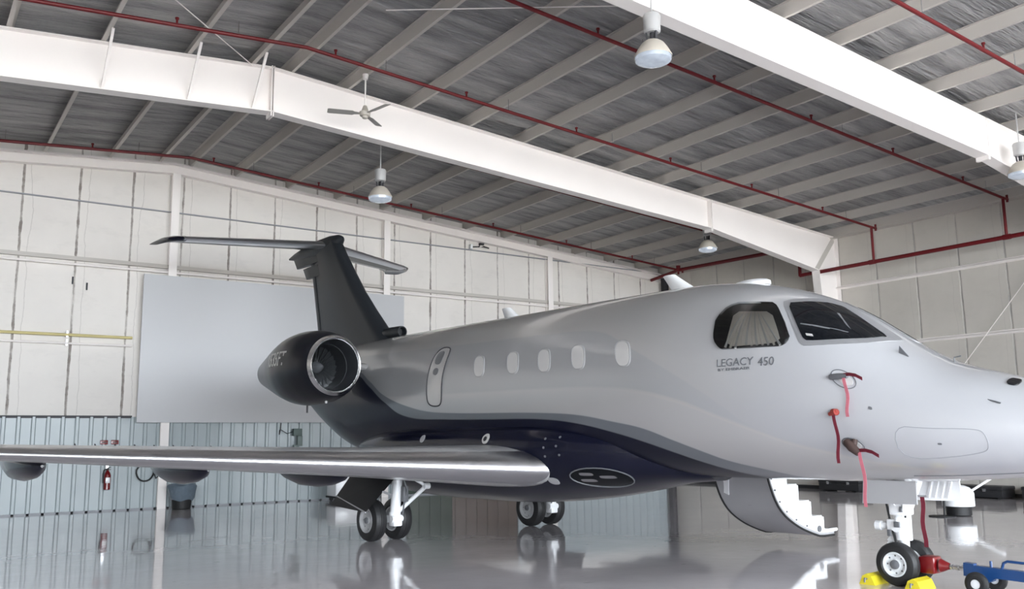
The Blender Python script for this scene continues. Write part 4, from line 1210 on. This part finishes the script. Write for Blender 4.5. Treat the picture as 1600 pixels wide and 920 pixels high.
# nose gear
bm = BM()
tube(bm, [(0.0, 0, 0.30), (0.0, 0, 0.62)], 0.055, 16)
tube(bm, [(0.0, 0, 0.46), (0.01, 0, 1.16)], 0.088, 18)
box(bm, -0.10, 0.09, -0.10, 0.10, 0.72, 0.86, 0.02)
box(bm, -0.07, 0.10, -0.09, 0.09, 0.95, 1.12, 0.02)
tube(bm, [(0.0, 0, 0.50), (0.0, 0, 0.55)], 0.09, 18)
tube(bm, [(0.0, -0.16, 0.225), (0.0, 0.16, 0.225)], 0.038, 14)
tube(bm, [(0.0, 0, 0.20), (0.0, 0, 0.34)], 0.055, 14)
ng = finish('nose_landing_gear', bm, M['white_gloss'], jet)
ng['label'] = 'white nose landing gear with twin wheels'
for sd in (-1, 1):
    c = Vector((0, sd*0.175, 0.225))
    wheel(ng, c, 0.225, 0.17, 0.125)
    rim(ng, c, 0.17, 0.125)
bm = BM()
bar(bm, (-0.07, 0, 0.52), (-0.15, 0, 0.42), 0.09, 0.03, (0, 1, 0)); bar(bm, (-0.15, 0, 0.42), (-0.05, 0, 0.30), 0.07, 0.03, (0, 1, 0))
tube(bm, [(-0.15, -0.05, 0.42), (-0.15, 0.05, 0.42)], 0.018, 10)
finish('torque_link', bm, M['white_gloss'], ng)
bm = BM()
tube(bm, [(-0.06, -0.0, 0.62), (-0.24, -0.04, 0.60)], 0.04, 12); tube(bm, [(-0.22, -0.04, 0.60), (-0.28, -0.04, 0.60)], 0.055, 12)
tube(bm, [(-0.02, -0.12, 0.60), (-0.02, 0.12, 0.60)], 0.055, 12); tube(bm, [(0.0, -0.1, 0.70), (-0.02, -0.1, 0.60)], 0.03, 10); box(bm, -0.13, 0.05, -0.11, -0.05, 0.56, 0.68, 0.015)
finish('steering_actuator', bm, M['white_gloss'], ng)
bm = BM()
bar(bm, (0.02, -0.04, 0.66), (0.16, -0.16, 1.12), 0.05, 0.05); bar(bm, (0.02, 0.04, 0.66), (0.16, 0.16, 1.12), 0.05, 0.05)
bar(bm, (0.0, -0.05, 0.8), (-0.18, -0.2, 1.10), 0.05, 0.05); bar(bm, (0.0, 0.05, 0.8), (-0.18, 0.2, 1.10), 0.05, 0.05)
finish('drag_brace', bm, M['white_gloss'], ng)
bm = BM()
tube(bm, [(-0.10, -0.06, 1.1), (-0.13, -0.08, 0.85), (-0.10, -0.07, 0.62), (-0.06, -0.07, 0.45), (-0.04, -0.05, 0.30)], 0.012, 8)
tube(bm, [(0.08, -0.05, 1.1), (0.10, -0.07, 0.9), (0.07, -0.07, 0.7)], 0.010, 8)
finish('brake_hose', bm, M['black'], ng)
for q in ((-0.03, 0.03, -0.145, -0.115, 0.60, 0.66), (-0.12, -0.08, -0.13, -0.105, 0.5, 0.57), (0.03, 0.06, -0.12, -0.08, 0.76, 0.82), (-0.11, -0.085, -0.08, -0.04, 0.76, 0.82), (-0.02, 0.02, -0.12, -0.09, 1.0, 1.05)):
    bm = BM(); box(bm, *q, 0.004); finish('fitting', bm, M['letter'], ng)
bm = BM()
slab(bm, [P3(0.24, 0.31, 1.10), P3(0.255, 0.33, 0.855), P3(-0.345, 0.33, 0.865), P3(-0.34, 0.31, 1.10)], (0, -0.022, 0))
gd = finish('gear_door', bm, M['door_grey'], ng, smooth=False)
gd['label'] = 'flat grey nose gear door on the near side'
bm = BM()
slab(bm, [P3(0.30, -0.31, 1.10), P3(0.30, -0.34, 0.86), P3(-0.50, -0.34, 0.87), P3(-0.50, -0.31, 1.10)], (0, 0.02, 0))
for k in range(4): bar(bm, P3(-0.36+0.07*k, -0.32, 0.9), P3(-0.42+0.07*k, -0.30, 1.08), 0.025, 0.03)
finish('gear_door', bm, M['white_gloss'], ng, smooth=False)

# main gear
def G3(s_, r_, z_): return P3(s_-0.13, r_+(0.04 if r_ > 0 else -0.04), z_)
for side in (1, -1):
    bm = BM()
    tube(bm, [G3(7.55, side*1.62, 1.12), G3(7.60, side*1.64, 0.42)], 0.082, 18)
    tube(bm, [G3(7.60, side*1.64, 0.46), G3(7.60, side*1.64, 0.36)], 0.095, 18)
    mg = finish('main_landing_gear', bm, M['white_gloss'], jet)
    mg['label'] = 'white %s main landing gear with twin wheels' % ('near' if side > 0 else 'far')
    bm = BM()
    for dr_ in (-0.06, 0.06): bar(bm, G3(7.52, side*(1.64+dr_), 0.36), G3(7.95, side*(1.64+dr_), 0.33), 0.035, 0.11)
    tube(bm, [G3(7.55, side*1.54, 0.36), G3(7.55, side*1.74, 0.36)], 0.05, 14)
    box(bm, -7.53, -7.37, -side*1.68-0.08, -side*1.68+0.08, 0.24, 0.36, 0.02)
    finish('trailing_arm', bm, M['white_gloss'], mg)
    bm = BM(); tube(bm, [G3(7.9, side*1.40, 0.33), G3(7.9, side*1.88, 0.33)], 0.04, 14); finish('axle', bm, M['steel'], mg)
    for dr_ in (-0.235, 0.235):
        c = G3(7.9, side*1.65+dr_, 0.33)
        wheel(mg, c, 0.33, 0.23, 0.19)
        rim(mg, c, 0.23, 0.19, M['wing_grey'])
    bm = BM()
    tube(bm, [G3(7.55, side*1.60, 0.47), G3(7.25, side*1.28, 0.86)], 0.034, 12)
    tube(bm, [G3(7.25, side*1.28, 0.86), G3(7.45, side*1.60, 1.08)], 0.026, 12)
    tube(bm, [G3(7.25, side*1.23, 0.86), G3(7.25, side*1.33, 0.86)], 0.05, 12)
    finish('side_brace', bm, M['white_gloss'], mg)
    bm = BM()
    tube(bm, [G3(7.44, side*1.60, 1.0), G3(7.40, side*1.54, 0.8), G3(7.46, side*1.56, 0.6), G3(7.5, side*1.56, 0.42)], 0.014, 8)
    box(bm, -7.37, -7.29, -side*1.59-0.05, -side*1.59+0.05, 0.62, 0.86, 0.01)
    finish('hydraulic_line', bm, M['letter'], mg)
    bm = BM()
    a, b, c_, d = G3(7.20, side*1.80, 1.10), G3(8.60, side*1.80, 1.10), G3(8.50, side*2.30, 0.56), G3(7.40, side*2.30, 0.50)
    slab(bm, [a, b, c_, d], (0, side*0.03, 0.03))
    gd = finish('gear_door', bm, M['black'], mg, smooth=False)  # black stands for the shade on this face, put into the base colour
    bm = BM(); tube(bm, [(a+d)/2+Vector((0, 0, 0)), G3(7.62, side*1.68, 0.72)], 0.018, 8); tube(bm, [d, b*0.25+c_*0.75], 0.012, 8); finish('door_link', bm, M['door_grey'], mg)

# airstair on the port side, skin outward
SKIN = [(0.0, -1.02, 1.36), (0.16, -0.99, 1.12), (0.36, -1.10, 0.80), (0.50, -1.28, 0.56), (0.64, -1.58, 0.37), (0.78, -1.95, 0.23), (0.90, -2.30, 0.15), (1.0, -2.58, 0.15)]
def stair_pt(t, off=0.0):
    """t = 0 at the sill, 1 at the foot; the panel keeps the round of the cabin wall"""
    a = Vector((interp(SKIN, t, 1), interp(SKIN, t, 2)))
    d = Vector((interp(SKIN, min(1, t+0.01), 1), interp(SKIN, min(1, t+0.01), 2)))-Vector((interp(SKIN, max(0, t-0.01), 1), interp(SKIN, max(0, t-0.01), 2)))
    d.normalize()
    return (a.x + d.y*off, a.y - d.x*off)
bm = BM()
S0_, S1_ = 2.36, 3.26
sk = []
NT = 22
for s_ in (S0_, S1_):
    row = []
    for k in range(NT+1):
        r_, z_ = stair_pt(k/NT)
        row.append((s_, r_, z_))
    sk.append(row)
V = []
for off_ in (0.0, 0.045):
    for s_ in (S0_, S1_):
        V.append([bm.verts.new(P3(s_, *stair_pt(k/NT, off_))) for k in range(NT+1)])
for k in range(NT):
    bm.faces.new((V[0][k], V[0][k+1], V[1][k+1], V[1][k])); bm.faces.new((V[2][k], V[2][k+1], V[3][k+1], V[3][k]))
    bm.faces.new((V[0][k], V[0][k+1], V[2][k+1], V[2][k])); bm.faces.new((V[1][k], V[1][k+1], V[3][k+1], V[3][k]))
for k in (0, NT): bm.faces.new((V[0][k], V[1][k], V[3][k], V[2][k]))
st = finish('airstair', bm, M['door_grey'], jet, angle=50)
st['label'] = 'folded-down cabin stair with a curved grey skin'
for s_ in (S0_, S1_):
    bm = BM(); tube(bm, [P3(s_, *stair_pt(k/NT, 0.0)) for k in range(NT+1)], 0.016, 8); finish('door_seal', bm, M['black'], st)
# stepped white side plates and treads
STEPS = [(-1.30, 1.16), (-1.62, 0.90), (-1.95, 0.65), (-2.25, 0.40)]
for s_ in (S0_+0.005, S1_-0.03):
    bm = BM()
    prof = [(-1.46, 1.34), (-1.46, 0.90), (-1.73, 0.89), (-1.73, 0.66), (-2.03, 0.65), (-2.03, 0.44), (-2.34, 0.42), (-2.34, 0.25), (-2.60, 0.22)]
    low = [stair_pt(k/NT, 0.012) for k in range(NT, -1, -1)]
    slab(bm, [P3(s_, a_, b_) for a_, b_ in prof+low], (-0.02, 0, 0))
    finish('stringer', bm, M['white_gloss'], st, smooth=False)
for k in range(7):
    q = stair_pt(0.25+0.1*k, 0.07)
    bm = BM(); lathe(bm, [(0, 0.014), (0.012, 0.014)], 8, Matrix.Translation(P3(S0_+0.005, q[0], q[1])) @ Matrix.Rotation(PI/2, 4, 'Y')); finish('bolt', bm, M['letter'], st)
bm = BM(); lathe(bm, [(0, 0.045), (0.014, 0.045)], 16, Matrix.Translation(P3(S0_+0.005, -2.2, 0.26)) @ Matrix.Rotation(PI/2, 4, 'Y')); finish('hinge_boss', bm, M['letter'], st)
bm = BM(); tube(bm, [P3(S0_+0.02, -2.45, 0.22), P3(S0_+0.02, -2.68, 0.22)], 0.025, 10); finish('foot_stay', bm, M['white_gloss'], st)
bm = BM(); box(bm, -2.86, -2.80, 1.22, 1.26, 0.62, 0.74, 0.004, Matrix.Translation((0, 0, 0))); finish('latch_handle', bm, M['letter'], st)
for r_, z_ in ((-1.59, 0.91), (-1.88, 0.67), (-2.19, 0.44), (-2.47, 0.23)):
    bm = BM(); box(bm, -S1_+0.03, -S0_-0.03, -r_-0.15, -r_+0.15, z_-0.03, z_, 0.006)
    finish('step', bm, M['white_gloss'], st)
bm = BM(); bar(bm, P3(S1_-0.30, -0.90, 1.25), P3(S1_-0.12, -1.12, 0.78), 0.10, 0.03, (0, 1, 0)); finish('stair_strut', bm, M['white_gloss'], st)
bm = BM(); lathe(bm, [(-0.02, 0.04), (0.02, 0.04)], 14, Matrix.Translation(P3(S0_+0.1, -2.66, 0.2)) @ Matrix.Rotation(PI/2, 4, 'Y')); lathe(bm, [(-0.02, 0.04), (0.02, 0.04)], 14, Matrix.Translation(P3(S1_-0.1, -2.66, 0.2)) @ Matrix.Rotation(PI/2, 4, 'Y')); finish('foot_roller', bm, M['letter'], st)

# ------------------------------------------------------------------ covers and streamers
JM = Matrix.Translation((9.12, 5.85, 0)) @ Matrix.Rotation(HEAD, 4, 'Z')
def ribbon(bm, pts, w, wd=(1, 0, 0)):
    wd = Vector(wd).normalized()*w/2
    V = []
    for p in pts:
        p = Vector(p)
        V.append([bm.verts.new(p-wd+Vector((0, 0.002, 0))), bm.verts.new(p+wd+Vector((0, 0.002, 0))), bm.verts.new(p+wd-Vector((0, 0.002, 0))), bm.verts.new(p-wd-Vector((0, 0.002, 0)))])
    for a, b in zip(V[:-1], V[1:]):
        for j in range(4): bm.faces.new((a[j], a[(j+1) % 4], b[(j+1) % 4], b[j]))
    bm.faces.new(V[0]); bm.faces.new(V[-1][::-1])
def probe_cover(s0, adeg, label, cap_m, kind, L, rm, flag=True):
    o = empty('probe_cover', JM @ Vector(fus(s0, R(adeg), 0.0)), HEAD)
    tag(o, label, 'cover', 'streamers on the nose')
    bm = BM()
    if kind == 'tube':
        tube(bm, [(-0.03, 0.02, 0), (-0.02, -0.03, 0), (0.06, -0.05, 0.0), (0.17, -0.05, 0.0)], [0.02, 0.03, 0.032, 0.026], 12)
        a = Vector((0.13, -0.06, 0.0))
    elif kind == 'knob':
        tube(bm, [(0, 0.02, 0), (0, -0.06, 0)], 0.035, 14); tube(bm, [(-0.05, -0.05, -0.02), (0.03, -0.06, 0.0)], [0.02, 0.034], 12)
        a = Vector((0.0, -0.06, -0.02))
    else:
        tube(bm, [(-0.06, 0.02, 0.03), (-0.04, -0.04, 0.02), (0.02, -0.06, -0.03), (0.09, -0.06, -0.09)], [0.03, 0.045, 0.05, 0.035], 12)
        tube(bm, [(0.04, -0.03, 0.05), (0.03, -0.05, -0.04)], 0.03, 10)
        a = Vector((0.10, -0.07, -0.07))
    finish('cap', bm, cap_m, o)
    bm = BM(); n = 9
    ribbon(bm, [a+Vector((0.05*math.sin(k*0.5)*0.3 + L*0.09*k/n, -0.012*math.sin(k), -L*k/n)) for k in range(n+1)], 0.035)
    finish('ribbon', bm, rm, o, smooth=False)
    if flag:
        bm = BM(); ribbon(bm, [a+Vector((0.0, 0, 0.01)), a+Vector((0.08, -0.02, 0.012)), a+Vector((0.16, -0.04, -0.005)), a+Vector((0.235, -0.05, -0.045))], 0.035, (0, 0, 1)); finish('ribbon_tail', bm, M['ribbon'], o, smooth=False)
    return o
probe_cover(0.10, 15.0, 'upper probe cover on the nose with a faded hanging streamer and a dark red tail', M['letter'], 'tube', 0.42, M['ribbon_pink'])
probe_cover(0.095, -6.0, 'small red knob cover at mid nose with one thin dark streamer', M['cover_red'], 'knob', 0.50, M['ribbon'], False)
probe_cover(0.0, -28.0, 'lower brown probe cover on the nose whose streamer hangs over the gear door', M['cover_brown'], 'bent', 0.55, M['ribbon_pink'])
o = empty('gear_pin_streamer', JM @ P3(-0.22, -0.02, 0.92), HEAD)
tag(o, 'dark red streamer hanging from the nose gear lock pin beside the strut', 'streamer')
bm = BM(); ribbon(bm, [Vector((0.01*math.sin(k), 0.01*math.cos(k), -0.52*k/8)) for k in range(9)], 0.045); finish('ribbon', bm, M['ribbon'], o, smooth=False)
bm = BM(); tube(bm, [(-0.05, 0, 0.01), (0.05, 0, 0.01)], 0.012, 8); finish('pin', bm, M['steel'], o)

# tow bar
t = empty('tow_bar', JM @ Vector((0.20, 0.0, 0)), HEAD)
tag(t, 'blue aircraft tow bar with a red head clamped to the nose wheel', 'tow bar')
bm = BM(); box(bm, -0.02, 0.15, -0.10, 0.10, 0.14, 0.32, 0.03); box(bm, -0.16, 0.06, -0.06, -0.03, 0.2, 0.26, 0.008); box(bm, -0.16, 0.06, 0.03, 0.06, 0.2, 0.26, 0.008); tube(bm, [(0.18, 0, 0.23), (0.27, 0, 0.23)], [0.07, 0.03], 12); finish('tow_head', bm, M['red'], t)
bm = BM(); tube(bm, [(0.24, 0, 0.23), (0.44, 0, 0.22)], 0.022, 10)
for k in range(3): tube(bm, [(0.28+0.06*k, 0, 0.225), (0.30+0.06*k, 0, 0.225)], 0.032, 10)
finish('shear_pin_shaft', bm, M['steel'], t)
bm = BM(); bar(bm, (0.42, 0, 0.22), (0.52, 0, 0.215), 0.08, 0.13); bar(bm, (0.48, 0, 0.215), (2.6, 0.02, 0.15), 0.075, 0.10); finish('bar', bm, M['blue'], t, smooth=False)
bm = BM(); tube(bm, [(0.78, 0, 0.25), (0.80, 0, 0.31), (0.84, 0, 0.33), (1.0, 0, 0.325), (1.05, 0, 0.30), (1.07, 0, 0.23)], 0.014, 8); tube(bm, [(0.68, 0, 0.24), (0.68, 0, 0.32)], 0.014, 8); finish('handle', bm, M['blue'], t)
for sy in (-0.22, 0.22):
    c = Vector((0.62, sy, 0.115))
    w = wheel(t, c, 0.115, 0.07, 0.06)
    bm = BM(); lathe(bm, [(-0.03, 0.02), (-0.028, 0.062), (0.028, 0.062), (0.03, 0.02)], 20, Matrix.Translation(c) @ Matrix.Rotation(PI/2, 4, 'X')); finish('wheel_hub', bm, M['rim'], t)
bm = BM(); tube(bm, [(0.62, -0.22, 0.115), (0.62, 0.22, 0.115)], 0.018, 8); bar(bm, (0.62, 0, 0.12), (0.75, 0, 0.2), 0.06, 0.05); finish('axle', bm, M['blue'], t)

# chocks
def chock(x, y, lab, ang=0):
    o = empty('wheel_chock', JM @ Vector((x, y, 0)), HEAD+ang)
    tag(o, lab, 'chock', 'yellow wheel chocks')
    bm = BM(); loft(bm, [[(-0.09, yy, 0), (0.09, yy, 0), (0.05, yy, 0.09), (0.0, yy, 0.115), (-0.05, yy, 0.09)] for yy in (-0.16, 0.16)]); finish('block', bm, M['yellow'], o, smooth=False)
    bm = BM(); tube(bm, [(0, -0.16, 0.06), (0, -0.20, 0.07), (0, -0.21, 0.03)], 0.010, 6); finish('rope', bm, M['letter'], o)
chock(-0.275, -0.18, 'yellow wheel chock behind the nose wheels')
chock(0.235, -0.20, 'yellow wheel chock in front of the nose wheels, under the red tow head')
